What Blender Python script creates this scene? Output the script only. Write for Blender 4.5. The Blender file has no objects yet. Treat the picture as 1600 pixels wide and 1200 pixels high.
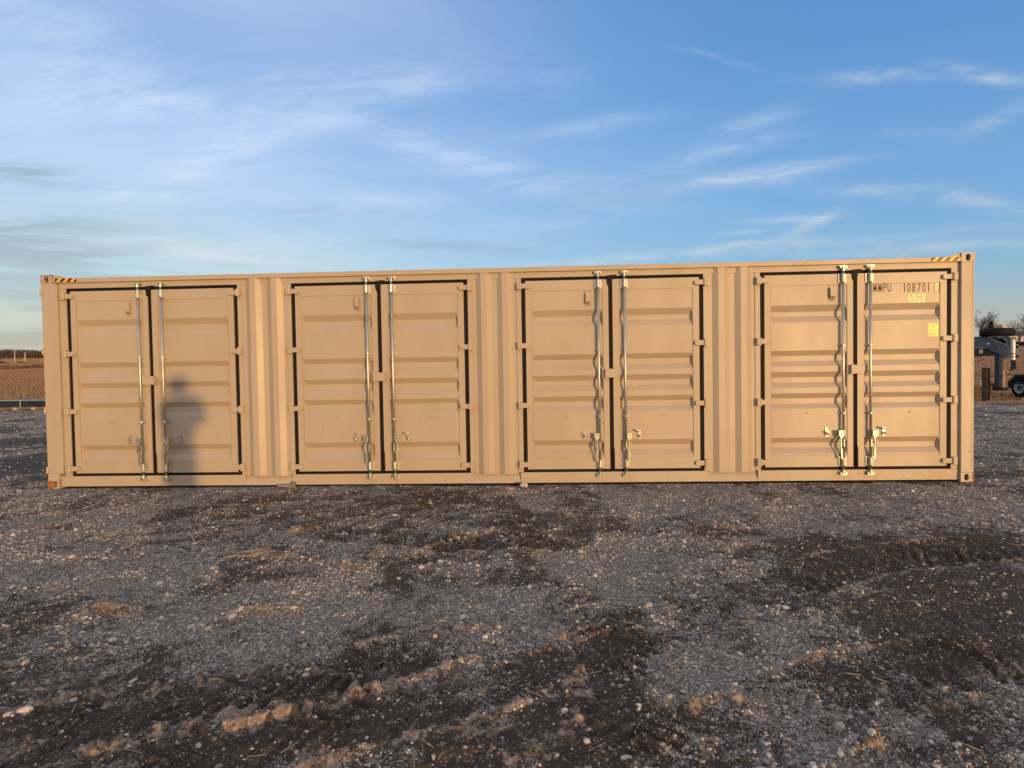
import bpy, math, random
import numpy as np
from mathutils import Vector, Matrix

S = bpy.context.scene
COL = S.collection
random.seed(7)
rng = np.random.default_rng(11)
R_ = math.radians

# ------------------------------------------------------------------ camera
CAM = Vector((6.6953, -7.7876, 1.5378))
yaw, pitch, roll = -0.045149, -0.026543, -0.016532
fwd = Vector((math.sin(yaw)*math.cos(pitch), math.cos(yaw)*math.cos(pitch), math.sin(pitch)))
r0 = Vector((math.cos(yaw), -math.sin(yaw), 0)); u0 = r0.cross(fwd)
rt = r0*math.cos(roll)+u0*math.sin(roll); up = -r0*math.sin(roll)+u0*math.cos(roll)
cd = bpy.data.cameras.new('camera'); cam = bpy.data.objects.new('camera', cd); COL.objects.link(cam)
M = Matrix((rt, up, -fwd)).transposed().to_4x4(); M.translation = CAM
cam.matrix_world = M
cd.sensor_width = 36; cd.lens = 932.227/1600*36; cd.clip_start = 0.02; cd.clip_end = 6000
S.camera = cam
S.render.resolution_x = 1024; S.render.resolution_y = 768
S.view_settings.view_transform = 'Standard'; S.view_settings.look = 'None'
S.view_settings.exposure = 0.0; S.view_settings.gamma = 1

# ------------------------------------------------------------------ sun + sky
SUN_EL = R_(1.95)
SAZ = R_(30.6)                                   # sun stands behind the camera, this far to its right
sun_dir = Vector((math.sin(SAZ)*math.cos(SUN_EL), -math.cos(SAZ)*math.cos(SUN_EL), math.sin(SUN_EL)))
sl = bpy.data.lights.new('sun', 'SUN'); sl.energy = 3.35; sl.color = (1.0, 0.59, 0.235); sl.angle = R_(1.15)
so = bpy.data.objects.new('sun', sl); COL.objects.link(so)
so.rotation_euler = (-sun_dir).to_track_quat('-Z', 'Y').to_euler(); so.location = (20, -25, 12)

W = bpy.data.worlds.new('World'); S.world = W; W.use_nodes = True
nt = W.node_tree; nt.nodes.clear()
class NB:
    """small node-building helper"""
    def __init__(s, nt): s.nt = nt
    def n(s, t, **k):
        nd = s.nt.nodes.new(t)
        for a, b in k.items(): setattr(nd, a, b)
        return nd
    def put(s, sock, v):
        if hasattr(v, 'is_linked') or hasattr(v, 'links'): s.nt.links.new(v, sock)
        else: sock.default_value = v
    def m(s, op, a, b=None, c=None, clamp=False):
        nd = s.n('ShaderNodeMath', operation=op, use_clamp=clamp); s.put(nd.inputs[0], a)
        if b is not None: s.put(nd.inputs[1], b)
        if c is not None: s.put(nd.inputs[2], c)
        return nd.outputs[0]
    def vm(s, op, a, b=None):
        nd = s.n('ShaderNodeVectorMath', operation=op); s.put(nd.inputs[0], a)
        if b is not None: s.put(nd.inputs[1], b)
        return nd.outputs[0]
    def comb(s, x, y, z):
        nd = s.n('ShaderNodeCombineXYZ'); s.put(nd.inputs[0], x); s.put(nd.inputs[1], y); s.put(nd.inputs[2], z); return nd.outputs[0]
    def sep(s, v):
        nd = s.n('ShaderNodeSeparateXYZ'); s.put(nd.inputs[0], v); return nd.outputs
    def noise(s, vec, scale, detail=4, rough=.5, dist=0, dim='3D'):
        nd = s.n('ShaderNodeTexNoise', noise_dimensions=dim); s.put(nd.inputs['Vector'], vec)
        nd.inputs['Scale'].default_value = scale; nd.inputs['Detail'].default_value = detail
        nd.inputs['Roughness'].default_value = rough; nd.inputs['Distortion'].default_value = dist
        return nd.outputs['Fac']
    def vor(s, vec, scale, feature='F1', rnd=1):
        nd = s.n('ShaderNodeTexVoronoi', feature=feature); s.put(nd.inputs['Vector'], vec)
        nd.inputs['Scale'].default_value = scale; nd.inputs['Randomness'].default_value = rnd
        return nd
    def ramp(s, f, pts, interp='LINEAR'):
        nd = s.n('ShaderNodeValToRGB'); s.put(nd.inputs[0], f); cr = nd.color_ramp; cr.interpolation = interp
        while len(cr.elements) < len(pts): cr.elements.new(.5)
        for e, (p, c) in zip(cr.elements, pts):
            e.position = p; e.color = (c, c, c, 1) if not hasattr(c, '__len__') else (*c, 1)
        return nd.outputs[0]
    def mix(s, f, a, b, mode='MIX'):
        nd = s.n('ShaderNodeMix', data_type='RGBA', blend_type=mode); s.put(nd.inputs[0], f)
        for k, v in ((6, a), (7, b)):
            if isinstance(v, tuple) and len(v) == 3: v = (*v, 1)
            s.put(nd.inputs[k], v)
        return nd.outputs[2]
    def smooth(s, x, a, b):
        nd = s.n('ShaderNodeMapRange', interpolation_type='SMOOTHSTEP'); s.put(nd.inputs[0], x)
        nd.inputs[1].default_value = a; nd.inputs[2].default_value = b; return nd.outputs[0]

b = NB(nt)
tc = b.n('ShaderNodeTexCoord').outputs['Generated']
dx, dy, dz = b.sep(b.vm('NORMALIZE', tc))
az = b.m('ARCTAN2', dx, dy); el = b.m('ARCSINE', dz)
sky = b.n('ShaderNodeTexSky', sky_type='NISHITA'); sky.sun_disc = False
sky.sun_elevation = SUN_EL; sky.sun_rotation = math.atan2(sun_dir.x, sun_dir.y)
sky.altitude = 250; sky.air_density = 1.0; sky.dust_density = 0.6; sky.ozone_density = 1.6
# clear evening blue, deepening upwards (radiance by elevation), mixed over the physical sky
eln = b.m('DIVIDE', el, 0.7, clamp=True)
grad = b.ramp(eln, [(0, (.36, .41, .42)), (.07, (.36, .47, .51)), (.17, (.27, .49, .64)), (.35, (.18, .39, .69)), (.62, (.105, .275, .60)), (1, (.06, .18, .46))])
warm = b.smooth(b.m('ABSOLUTE', az), 1.15, 2.3)         # towards the setting sun, behind the camera
low = b.smooth(el, 1.0, 0.05)
side = b.smooth(az, -.75, .75)
grad = b.mix(b.m('MULTIPLY', side, .45), grad, (.045, .20, .50))
grad = b.mix(b.smooth(el, .16, -.01), grad, (.35, .375, .365))
grad = b.mix(b.smooth(el, .62, 1.15), grad, (.66, .62, .58))   # unseen pale brightness overhead, added to lift ambient light on the ground
skyc = b.mix(b.m('MULTIPLY', warm, low), grad, (1.30, .97, .76))  # glow out of view, strengthened to fill shade on ground and container
# high cirrus sheets: noise on a plane far above
hz = b.m('ADD', b.m('MAXIMUM', dz, 0), .10)
px = b.m('DIVIDE', dx, hz); py = b.m('DIVIDE', dy, hz)
warp = b.noise(b.comb(px, py, 3.1), .55, 3)
ca, sa = math.cos(.35), math.sin(.35)
qx = b.m('ADD', b.m('MULTIPLY', px, ca), b.m('MULTIPLY', py, sa)); qy = b.m('SUBTRACT', b.m('MULTIPLY', py, ca), b.m('MULTIPLY', px, sa))
fib = b.noise(b.comb(b.m('MULTIPLY', qx, .45), b.m('ADD', b.m('MULTIPLY', qy, 1.5), b.m('MULTIPLY', warp, 2.2)), 0.0), 1.5, 8, .62, .35)
big = b.noise(b.comb(qx, qy, 7.7), .42, 3, .5)
leftish = b.smooth(az, .45, -.55)
thr = b.m('ADD', b.m('MULTIPLY', big, .55), b.m('MULTIPLY', leftish, .24))
sheet = b.smooth(b.m('ADD', fib, b.m('SUBTRACT', thr, .42)), .36, .86)
# single wisps: where each stands in the sky (read off the photo: u, v, tilt deg, half length, half width, strength)
WISP = [(1190,272,7,125,8,1.1),(1150,284,2,80,5,.6),(1545,116,-13,62,9,1.1),(1350,121,0,95,9,.75),(1560,186,26,60,10,.6),(1268,352,28,40,9,1.0),(1235,342,3,70,6,.7),(1160,366,6,45,4,.5),
        (1150,233,14,90,11,.65),(1175,194,18,70,12,.6),(1430,208,0,60,8,.45),(1385,298,-3,110,9,.7),(1535,320,-8,60,10,.7),(930,194,7,105,11,.55),(850,130,5,80,26,.28),(1130,92,-16,70,4,.3),
        (660,228,-20,180,20,.62),(560,128,4,180,30,.52),(620,150,14,110,14,.45),(250,160,-6,130,20,.55),(110,60,-26,210,55,.48),(60,150,-10,150,50,.40),(330,242,20,130,36,.55),(430,210,8,100,14,.45),
        (560,315,2,180,14,.42),(200,308,0,200,12,.40),(950,286,4,150,20,.36),(410,385,0,140,20,.55),(1000,402,4,520,7,.8),(220,352,2,70,12,.6),(760,255,-12,120,16,.4),(300,395,-6,180,10,.4),(1450,388,2,220,8,.6),(900,340,8,160,16,.3)]
GREY = [(36,268,-4,80,17,1.0),(60,372,2,190,22,.75),(60,345,6,130,8,.6),(40,398,2,200,7,.8),(690,383,-3,120,5,.6),(820,386,8,60,4,.4),(520,330,-2,150,9,.35),(960,305,5,110,14,.28),(1560,215,0,60,10,.2)]
ady = b.m('MAXIMUM', b.m('ABSOLUTE', dy), .12)          # clouds drawn on a great upright plane to the north
GX_, GZ_ = b.m('DIVIDE', dx, ady), b.m('DIVIDE', dz, ady)
wn = b.noise(b.comb(b.m('MULTIPLY', GX_, 4.5), b.m('SUBTRACT', b.m('MULTIPLY', GZ_, 22), b.m('MULTIPLY', GX_, 1.2)), 1.0), 1.5, 8, .68, .9)
wn2 = b.noise(b.comb(b.m('MULTIPLY', GX_, 3), b.m('MULTIPLY', GZ_, 5), 5.0), 2.6, 3, .5)
def blobs(lst):
    acc = None
    for (u, v, t, Lp, wp, st) in lst:
        d = (fwd + rt*((u-800)/932.227) + up*((600-v)/932.227)).normalized(); a, e = d.x/d.y, d.z/d.y
        t, L, w = R_(t-.95), Lp/932, wp/932*1.15
        ex = b.m('SUBTRACT', GX_, a); ey = b.m('ADD', b.m('SUBTRACT', GZ_, e), b.m('MULTIPLY', b.m('SUBTRACT', wn2, .5), .030))
        rx = b.m('ADD', b.m('MULTIPLY', ex, math.cos(t)/L), b.m('MULTIPLY', ey, math.sin(t)/L))
        ry = b.m('SUBTRACT', b.m('MULTIPLY', ey, math.cos(t)/w), b.m('MULTIPLY', ex, math.sin(t)/w))
        g = b.m('MULTIPLY', b.m('EXPONENT', b.m('MULTIPLY', b.m('ADD', b.m('MULTIPLY', rx, rx), b.m('MULTIPLY', ry, ry)), -1.0)), st)
        acc = g if acc is None else b.m('ADD', acc, g)
    return acc
acc = blobs(WISP)
acc = b.m('MULTIPLY', acc, b.m('GREATER_THAN', dy, 0))
wis = b.m('MULTIPLY', acc, b.smooth(wn, .24, .72), clamp=True)
veil = b.m('MULTIPLY', b.m('MULTIPLY', leftish, b.smooth(big, .25, .65)), .40)
sheet = b.m('MULTIPLY', sheet, b.m('ADD', .25, b.m('MULTIPLY', leftish, .75)))
cloud = b.m('ADD', veil, b.m('ADD', b.m('MULTIPLY', sheet, .34), b.m('MULTIPLY', wis, .74)), clamp=True)
cloud = b.m('MULTIPLY', cloud, b.smooth(el, -.02, .03))
ccol = b.mix(b.smooth(el, .05, .35), (.52, .56, .55), (.50, .60, .80))
ccol = b.mix(b.m('MULTIPLY', b.smooth(az, .1, .6), .55), ccol, (.66, .62, .60))
# grey stratus bank low on the left
gb = b.noise(b.comb(b.m('MULTIPLY', az, 2.2), b.m('MULTIPLY', el, 26), 9.0), 1.5, 6, .6, .3)
gm = b.m('ADD', b.m('MULTIPLY', b.m('MULTIPLY', b.smooth(az, -.25, -.8), b.smooth(el, .24, .15)), b.m('MULTIPLY', b.smooth(gb, .44, .58), .8)), b.m('MULTIPLY', blobs(GREY), b.smooth(b.noise(b.comb(b.m('MULTIPLY', GX_, 2.6), b.m('MULTIPLY', GZ_, 30), 4.0), 1.6, 7, .62, .7), .36, .56)), clamp=True)
fin = b.mix(cloud, skyc, ccol)
fin = b.mix(b.m('MULTIPLY', gm, .75), fin, (.22, .285, .365))
bg1 = b.n('ShaderNodeBackground'); b.put(bg1.inputs[0], fin); bg1.inputs[1].default_value = 1.0
bg2 = b.n('ShaderNodeBackground'); b.put(bg2.inputs[0], sky.outputs[0]); bg2.inputs[1].default_value = 0.10
ad = b.n('ShaderNodeAddShader'); nt.links.new(bg1.outputs[0], ad.inputs[0]); nt.links.new(bg2.outputs[0], ad.inputs[1])
out = b.n('ShaderNodeOutputWorld'); nt.links.new(ad.outputs[0], out.inputs[0])

# ------------------------------------------------------------------ helpers
def tag(o, label=None, cat=None, group=None, kind=None):
    if label: o['label'] = label
    if cat: o['category'] = cat
    if group: o['group'] = group
    if kind: o['kind'] = kind
    return o
def empty(name, loc=(0, 0, 0), rz=0, **k):
    o = bpy.data.objects.new(name, None); COL.objects.link(o); o.location = loc; o.rotation_euler = (0, 0, rz)
    o.empty_display_size = .2
    return tag(o, **k)
class MB:
    def __init__(s): s.v = []; s.f = []; s.m = []
    def add(s, vs, fs, mi=0):
        o = len(s.v); s.v += [tuple(v) for v in vs]; s.f += [tuple(i+o for i in f) for f in fs]; s.m += [mi]*len(fs); return s
    def box(s, x0, x1, y0, y1, z0, z1, mi=0, rz=0, ry=0, piv=None):
        vs = [Vector((x, y, z)) for x in (x0, x1) for y in (y0, y1) for z in (z0, z1)]
        if rz or ry:
            c = Vector(piv) if piv else Vector(((x0+x1)/2, (y0+y1)/2, (z0+z1)/2)); Mx = Matrix.Rotation(rz, 3, 'Z') @ Matrix.Rotation(ry, 3, 'Y')
            vs = [c + Mx @ (v-c) for v in vs]
        return s.add(vs, [(0, 1, 3, 2), (4, 6, 7, 5), (0, 4, 5, 1), (2, 3, 7, 6), (0, 2, 6, 4), (1, 5, 7, 3)], mi)
    def tube(s, p0, p1, r0, r1=None, n=12, mi=0, cap=True):
        p0, p1 = Vector(p0), Vector(p1); r1 = r0 if r1 is None else r1
        d = (p1-p0).normalized(); a = d.orthogonal().normalized(); c = d.cross(a)
        vs = [p + (a*math.cos(2*math.pi*i/n)+c*math.sin(2*math.pi*i/n))*r for p, r in ((p0, r0), (p1, r1)) for i in range(n)]
        fs = [(i, (i+1) % n, n+(i+1) % n, n+i) for i in range(n)]
        if cap: fs += [tuple(range(n))[::-1], tuple(range(n, 2*n))]
        return s.add(vs, fs, mi)
    def path(s, pts, r, n=8, mi=0):
        for a, c in zip(pts[:-1], pts[1:]): s.tube(a, c, r, n=n, mi=mi)
        return s
    def prism(s, poly, y0, y1, mi=0):        # polygon in x,z swept along y
        n = len(poly); vs = [(x, y0, z) for x, z in poly]+[(x, y1, z) for x, z in poly]
        fs = [tuple(range(n)), tuple(range(n, 2*n))[::-1]]+[(i, n+i, n+(i+1) % n, (i+1) % n) for i in range(n)]
        return s.add(vs, fs, mi)
    def lathe(s, prof, c, axis='Y', n=28, mi=0):   # prof: (radius, along)
        vs = []; k = len(prof)
        for i in range(n):
            a = 2*math.pi*i/n
            for r, h in prof:
                p = (r*math.cos(a), h, r*math.sin(a)) if axis == 'Y' else (r*math.cos(a), r*math.sin(a), h)
                vs.append((c[0]+p[0], c[1]+p[1], c[2]+p[2]))
        fs = [(i*k+j, ((i+1) % n)*k+j, ((i+1) % n)*k+j+1, i*k+j+1) for i in range(n) for j in range(k-1)]
        return s.add(vs, fs, mi)
    def build(s, name, mats, parent=None, loc=None, bevel=0, smooth=False, **k):
        me = bpy.data.meshes.new(name); me.from_pydata(s.v, [], s.f)
        for m_ in (mats if isinstance(mats, (list, tuple)) else [mats]): me.materials.append(m_)
        me.polygons.foreach_set('material_index', s.m)
        if smooth: me.polygons.foreach_set('use_smooth', [True]*len(me.polygons))
        import bmesh
        bm = bmesh.new(); bm.from_mesh(me); bmesh.ops.recalc_face_normals(bm, faces=bm.faces); bm.to_mesh(me); bm.free()
        o = bpy.data.objects.new(name, me); COL.objects.link(o)
        if parent: o.parent = parent
        if loc: o.location = loc
        if bevel:
            bv = o.modifiers.new('bevel', 'BEVEL'); bv.width = bevel; bv.segments = 2; bv.limit_method = 'ANGLE'; bv.angle_limit = R_(40); bv.use_clamp_overlap = True
        return tag(o, **k)
def dup(o, parent=None, loc=None, label=None):
    c = o.copy(); COL.objects.link(c)
    if parent: c.parent = parent
    if loc: c.location = loc
    if label: c['label'] = label
    for ch in list(o.children): dup(ch, c, tuple(ch.location))
    return c

# ------------------------------------------------------------------ materials
def mat(name, col=(.5, .5, .5), rough=.6, metal=0, spec=.5):
    m_ = bpy.data.materials.new(name); m_.use_nodes = True
    p = m_.node_tree.nodes['Principled BSDF']; p.inputs['Base Color'].default_value = (*col, 1)
    p.inputs['Roughness'].default_value = rough; p.inputs['Metallic'].default_value = metal
    p.inputs['Specular IOR Level'].default_value = spec
    return m_
def grime(m_, col, col2, scale=3, rough=(.45, .65), bump=0.0, bscale=6, stretch=(1, 1, 1), thr=(.4, .7)):
    b = NB(m_.node_tree); p = m_.node_tree.nodes['Principled BSDF']
    g = b.n('ShaderNodeNewGeometry').outputs['Position']
    v = b.vm('MULTIPLY', g, stretch)
    n1 = b.noise(v, scale, 6, .6)
    b.put(p.inputs['Base Color'], b.mix(b.smooth(n1, *thr), (*col, 1), (*col2, 1)))
    b.put(p.inputs['Roughness'], b.m('ADD', b.m('MULTIPLY', n1, rough[1]-rough[0]), rough[0]))
    if bump:
        bn = b.n('ShaderNodeBump'); bn.inputs['Strength'].default_value = 1; bn.inputs['Distance'].default_value = bump
        b.put(bn.inputs['Height'], b.noise(g, bscale, 4)); b.nt.links.new(bn.outputs[0], p.inputs['Normal'])
    return m_
PB = (.418, .347, .253)
def paint_mat(name, splash=False, scuff=False):
    m_ = mat(name, PB, .5); b = NB(m_.node_tree); p = m_.node_tree.nodes['Principled BSDF']
    g = b.n('ShaderNodeNewGeometry').outputs['Position']; x, y, z = b.sep(g)
    n1 = b.noise(b.vm('MULTIPLY', g, (1.2, 1.2, .45)), 1.6, 5, .6)
    c = b.mix(b.smooth(n1, .35, .7), (*PB, 1), (PB[0]*.93, PB[1]*.92, PB[2]*.90, 1))
    n2 = b.noise(b.vm('MULTIPLY', g, (9, 9, .5)), 3, 4, .6)        # faint vertical run marks
    c = b.mix(b.m('MULTIPLY', b.smooth(n2, .56, .78), .16), c, (.36, .27, .18, 1))
    n3 = b.noise(g, 60, 2, .6)
    dust = b.m('MULTIPLY', b.smooth(z, .55, .02), b.smooth(n3, .35, .7))
    c = b.mix(b.m('MULTIPLY', dust, .22), c, (.33, .28, .22, 1))
    sp = b.vor(g, 95).outputs['Distance']
    c = b.mix(b.m('MULTIPLY', b.m('LESS_THAN', sp, .05), b.m('GREATER_THAN', n1, .56)), c, (.12, .08, .05, 1))
    ln = b.noise(b.vm('MULTIPLY', g, (1, 1, .35)), 7, 2, .5, 1.2)
    sc2 = b.m('MULTIPLY', b.m('LESS_THAN', b.m('ABSOLUTE', b.m('SUBTRACT', ln, .5)), .0022), b.m('GREATER_THAN', b.noise(g, 1.7, 2), .60))
    c = b.mix(b.m('MULTIPLY', sc2, .5), c, (.20, .13, .08, 1))
    st2 = b.noise(b.vm('MULTIPLY', g, (3.2, 3.2, .9)), 1, 6, .7)
    c = b.mix(b.m('MULTIPLY', b.smooth(st2, .5, .72), .13), c, (.30, .25, .19, 1))
    if splash:
        wv = b.noise(b.vm('MULTIPLY', g, (1.0, 1, .55)), 34, 3, .5, 2.2)
        line = b.m('LESS_THAN', b.m('ABSOLUTE', b.m('SUBTRACT', wv, .52)), .013)
        msk = b.m('MULTIPLY', b.smooth(x, 10.25, 10.75), b.m('LESS_THAN', z, .16))
        msk = b.m('MULTIPLY', msk, b.m('GREATER_THAN', b.noise(g, 9, 2), .46))
        c = b.mix(b.m('MULTIPLY', b.m('MULTIPLY', line, msk), .75), c, (.10, .06, .035, 1))
        c = b.mix(b.m('MULTIPLY', b.smooth(x, 10.2, 10.8), .18), c, (.35, .23, .13, 1))
    if scuff:
        wv = b.noise(b.vm('MULTIPLY', g, (1.0, 1, .18)), 22, 2, .5, 1.0)
        line = b.m('LESS_THAN', b.m('ABSOLUTE', b.m('SUBTRACT', wv, .50)), .008)
        msk = b.m('MULTIPLY', b.m('MULTIPLY', b.m('GREATER_THAN', x, 12.05), b.smooth(z, .62, .5)), b.m('GREATER_THAN', b.noise(g, 8, 2), .47))
        c = b.mix(b.m('MULTIPLY', line, msk), c, (.16, .08, .04, 1))
    b.put(p.inputs['Base Color'], c)
    b.put(p.inputs['Roughness'], b.m('ADD', .36, b.m('MULTIPLY', n1, .22)))
    bn = b.n('ShaderNodeBump'); bn.inputs['Strength'].default_value = 1; bn.inputs['Distance'].default_value = .0045
    hh = b.m('ADD', b.noise(g, 2.6, 3), b.m('MULTIPLY', b.noise(g, 120, 2), .012))
    b.put(bn.inputs['Height'], hh); b.nt.links.new(bn.outputs[0], p.inputs['Normal'])
    return m_
PAINT = paint_mat('beige_paint'); PAINT_S = paint_mat('beige_paint_splashed', splash=True); PAINT_P = paint_mat('beige_paint_scuffed', scuff=True)
SEAM = mat('seam_and_vent_shade', (.33, .25, .17), .7)
RUBBER = grime(mat('black_rubber', spec=.25), (.006, .005, .005), (.012, .009, .007), 8, (.6, .8))
ZINC = grime(mat('zinc_plated_steel', metal=.85), (.52, .52, .45), (.40, .40, .35), 14, (.34, .5), stretch=(1, 1, .4))
ZINC2 = grime(mat('yellow_zinc_steel', metal=.8), (.75, .60, .26), (.60, .52, .33), 20, (.28, .45))
RUST = grime(mat('rusty_steel'), (.36, .13, .03), (.13, .05, .025), 28, (.7, .9), .002, 60)
RUSTP = grime(mat('rust_flecked_paint'), PB, (.20, .085, .06), 42, (.5, .8), .001, 50, thr=(.50, .60))
DARK = mat('dark_hollow', (.012, .011, .012), .9)
LETD = grime(mat('brown_reflective_film'), (.10, .06, .022), (.16, .10, .04), 30, (.5, .6))
LETY = grime(mat('yellow_reflective_film'), (.80, .58, .05), (.72, .44, .03), 30, (.25, .4))
DECAL = grime(mat('yellow_decal_film'), (.82, .52, .005), (.78, .34, .004), 26, (.3, .45))
DECTXT = mat('decal_brown_print', (.45, .18, .02), .5)
def tape_mat(name, yel, blk):
    m_ = mat(name, yel, .5); b = NB(m_.node_tree); p = m_.node_tree.nodes['Principled BSDF']
    x, y, z = b.sep(b.n('ShaderNodeNewGeometry').outputs['Position'])
    t = b.m('FRACT', b.m('DIVIDE', b.m('SUBTRACT', x, b.m('MULTIPLY', z, .95)), .098))
    b.put(p.inputs['Base Color'], b.mix(b.m('GREATER_THAN', t, .5), (*yel, 1), (*blk, 1)))
    return m_
TAPE1 = tape_mat('orange_black_tape', (.92, .36, .02), (.012, .010, .010))
TAPE2 = tape_mat('yellow_black_tape', (.90, .50, .03), (.09, .055, .02))

# ------------------------------------------------------------------ terrain
def hashn(ix, iy, seed):
    h = (ix.astype(np.int64)*374761393 + iy.astype(np.int64)*668265263 + seed*1274126177) & 0xffffffff
    h = ((h ^ (h >> 13))*1274126177) & 0xffffffff
    return ((h ^ (h >> 16)) & 0xffff)/65535.0
def vnoise(x, y, seed=0):
    ix = np.floor(x); iy = np.floor(y); fx = x-ix; fy = y-iy
    fx = fx*fx*fx*(fx*(fx*6-15)+10); fy = fy*fy*fy*(fy*(fy*6-15)+10)
    a = hashn(ix, iy, seed); b_ = hashn(ix+1, iy, seed); c = hashn(ix, iy+1, seed); d = hashn(ix+1, iy+1, seed)
    return (a*(1-fx)+b_*fx)*(1-fy)+(c*(1-fx)+d*fx)*fy
def rn(x, y, wl, seed):      # value noise, rotated per octave, -0.5..0.5
    a = seed*1.37; cx, sx = math.cos(a), math.sin(a)
    return vnoise((x*cx-y*sx)/wl+seed*17.3, (x*sx+y*cx)/wl-seed*9.1, seed)-.5
def sstep(x, a, b_):
    t = np.clip((x-a)/(b_-a), 0, 1); return t*t*(3-2*t)
def unproj(u, v):
    d = fwd + rt*((u-800)/932.227) + up*((600-v)/932.227)
    t = -CAM.z/d.z; return (CAM.x+d.x*t, CAM.y+d.y*t)
def seg_dist(x, y, pts):
    """distance to polyline, running length along it and signed side"""
    best = np.full(x.shape, 1e9); along = np.zeros(x.shape); side = np.zeros(x.shape); L = 0
    for (ax, ay), (bx, by) in zip(pts[:-1], pts[1:]):
        ex, ey = bx-ax, by-ay; l = math.hypot(ex, ey)
        t = np.clip(((x-ax)*ex+(y-ay)*ey)/(l*l), 0, 1)
        qx, qy = x-(ax+t*ex), y-(ay+t*ey); d = np.hypot(qx, qy)
        m_ = d < best; best[m_] = d[m_]; along[m_] = (L+t*l)[m_]; side[m_] = np.sign(ex*qy-ey*qx)[m_]
        L += l
    return best, along, side, L
RIDGE = [([(80,1120),(130,1100),(200,1085),(280,1067),(360,1057)], .036, .055), ([(320,1147),(360,1137),(430,1122),(480,1105),(540,1090),(610,1072)], .040, .05),
    ([(0,1086),(30,1072),(70,1065)], .035, .06), ([(80,1066),(120,1057),(155,1050)], .03, .05), ([(480,1047),(515,1046),(550,1043)], .035, .05),
    ([(110,1190),(150,1175),(200,1162)], .04, .06), ([(-30,1172),(20,1168),(50,1164)], .04, .06), ([(112,965),(130,950),(155,945),(190,952),(225,955)], .05, .07),
    ([(350,952),(390,950),(440,957)], .040, .09), ([(442,834),(475,828),(512,827)], .07, .10), ([(555,866),(615,869)], .04, .07), ([(510,886),(580,885)], .04, .07),
    ([(817,1030),(865,1010),(897,975)], .035, .06), ([(1060,1102),(1120,1092),(1190,1088)], .035, .06), ([(840,1167),(870,1152),(900,1138)], .03, .05),
    ([(805,1177),(850,1178)], .035, .05), ([(718,1152),(750,1140),(782,1134)], .04, .06), ([(460,1187),(530,1174)], .035, .06), ([(265,1156),(290,1150)], .035, .05),
    ([(672,1066),(722,1050)], .03, .05), ([(395,1052),(450,1036)], .03, .06), ([(905,1040),(908,1080)], .03, .05), ([(1330,1190),(1390,1150)], .03, .06),
    ([(1100,820),(1140,824)], .05, .1), ([(1380,815),(1450,826)], .05, .1), ([(1350,775),(1380,790)], .05, .1), ([(850,835),(900,842)], .05, .1), ([(1560,1060),(1600,1040)], .04, .08),
    ([(640,1010),(700,985),(770,980)], .03, .07)]
TRACK = [([(-60,1190),(100,1125),(300,1100),(500,1055),(700,1003),(790,985)], .24), ([(60,1230),(320,1180),(600,1110),(800,1055),(860,1030)], .22),
    ([(1000,1230),(985,1100),(960,990),(930,930)], .24), ([(1130,1010),(1100,950),(1060,905)], .2), ([(1100,1180),(1300,1080),(1600,1010)], .24), ([(1180,930),(1330,880),(1600,850)], .25), ([(500,830),(700,850),(900,845)], .22)]
RIDGE = [([unproj(*q) for q in p], a, w) for p, a, w in RIDGE]
TRACK = [([unproj(*q) for q in p], w) for p, w in TRACK]
# (pixel u, v, radius u, radius v, amount): + gravel, - dark mud
PATCH = [(1480,885,190,55,-1.7),(1420,985,150,50,-.5),(1500,960,130,60,-.7),(960,1000,110,120,-.45),(1130,975,60,50,-.8),(1440,1010,90,60,-.6),(860,812,60,16,-.9),(880,838,60,16,-.8),(1060,825,160,18,-.6),
    (160,1110,200,45,-.9),(420,1130,220,45,-.6),(640,1140,200,60,-.8),(420,790,110,14,-.7),(680,790,110,18,-.8),(230,870,140,25,-.3),(600,1060,140,20,-.5),(1000,1140,200,50,-.6),(40,722,90,26,-1.4),
    (-20,745,60,12,-.8),(30,690,70,9,-1.1),(330,970,200,60,.5),(150,880,160,60,.55),(850,960,70,50,.7),(1010,920,90,40,.45),(1170,1000,80,60,.8),(1100,1060,80,25,.6),(1440,940,60,40,.6),(1200,790,250,35,.7),
    (1450,790,200,35,.55),(680,960,160,45,.6),(760,900,110,35,.5),(60,830,110,40,.5),(1500,1110,140,60,.2),(760,1000,60,20,.5),(560,920,120,20,.3),(1560,1150,90,60,-.3)]
def ell(u, v, ru, rv):
    c = unproj(u, v); e = unproj(u+ru, v); f = unproj(u, max(v-rv, 640)); f2 = unproj(u, v+rv)
    return c[0], c[1], abs(e[0]-c[0]), max(.1, abs(f[1]-f2[1])/2)
PATCH = [(*ell(u, v, a, c), s) for u, v, a, c, s in PATCH]
def lump(x, y, base=0):
    return base
def terrain_far(x, y):
    s_ = sstep(x, -5, 20); y0 = 21.5-3.5*s_; y1 = 243-103*s_
    d = np.clip(y, y0-3, y1+40)
    k = .042; t = np.clip(d-y0, 0, None); z = k*(np.sqrt(t*t+4)-2)
    zmax = k*(y1-y0); z = np.minimum(z, zmax)
    return z
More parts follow.
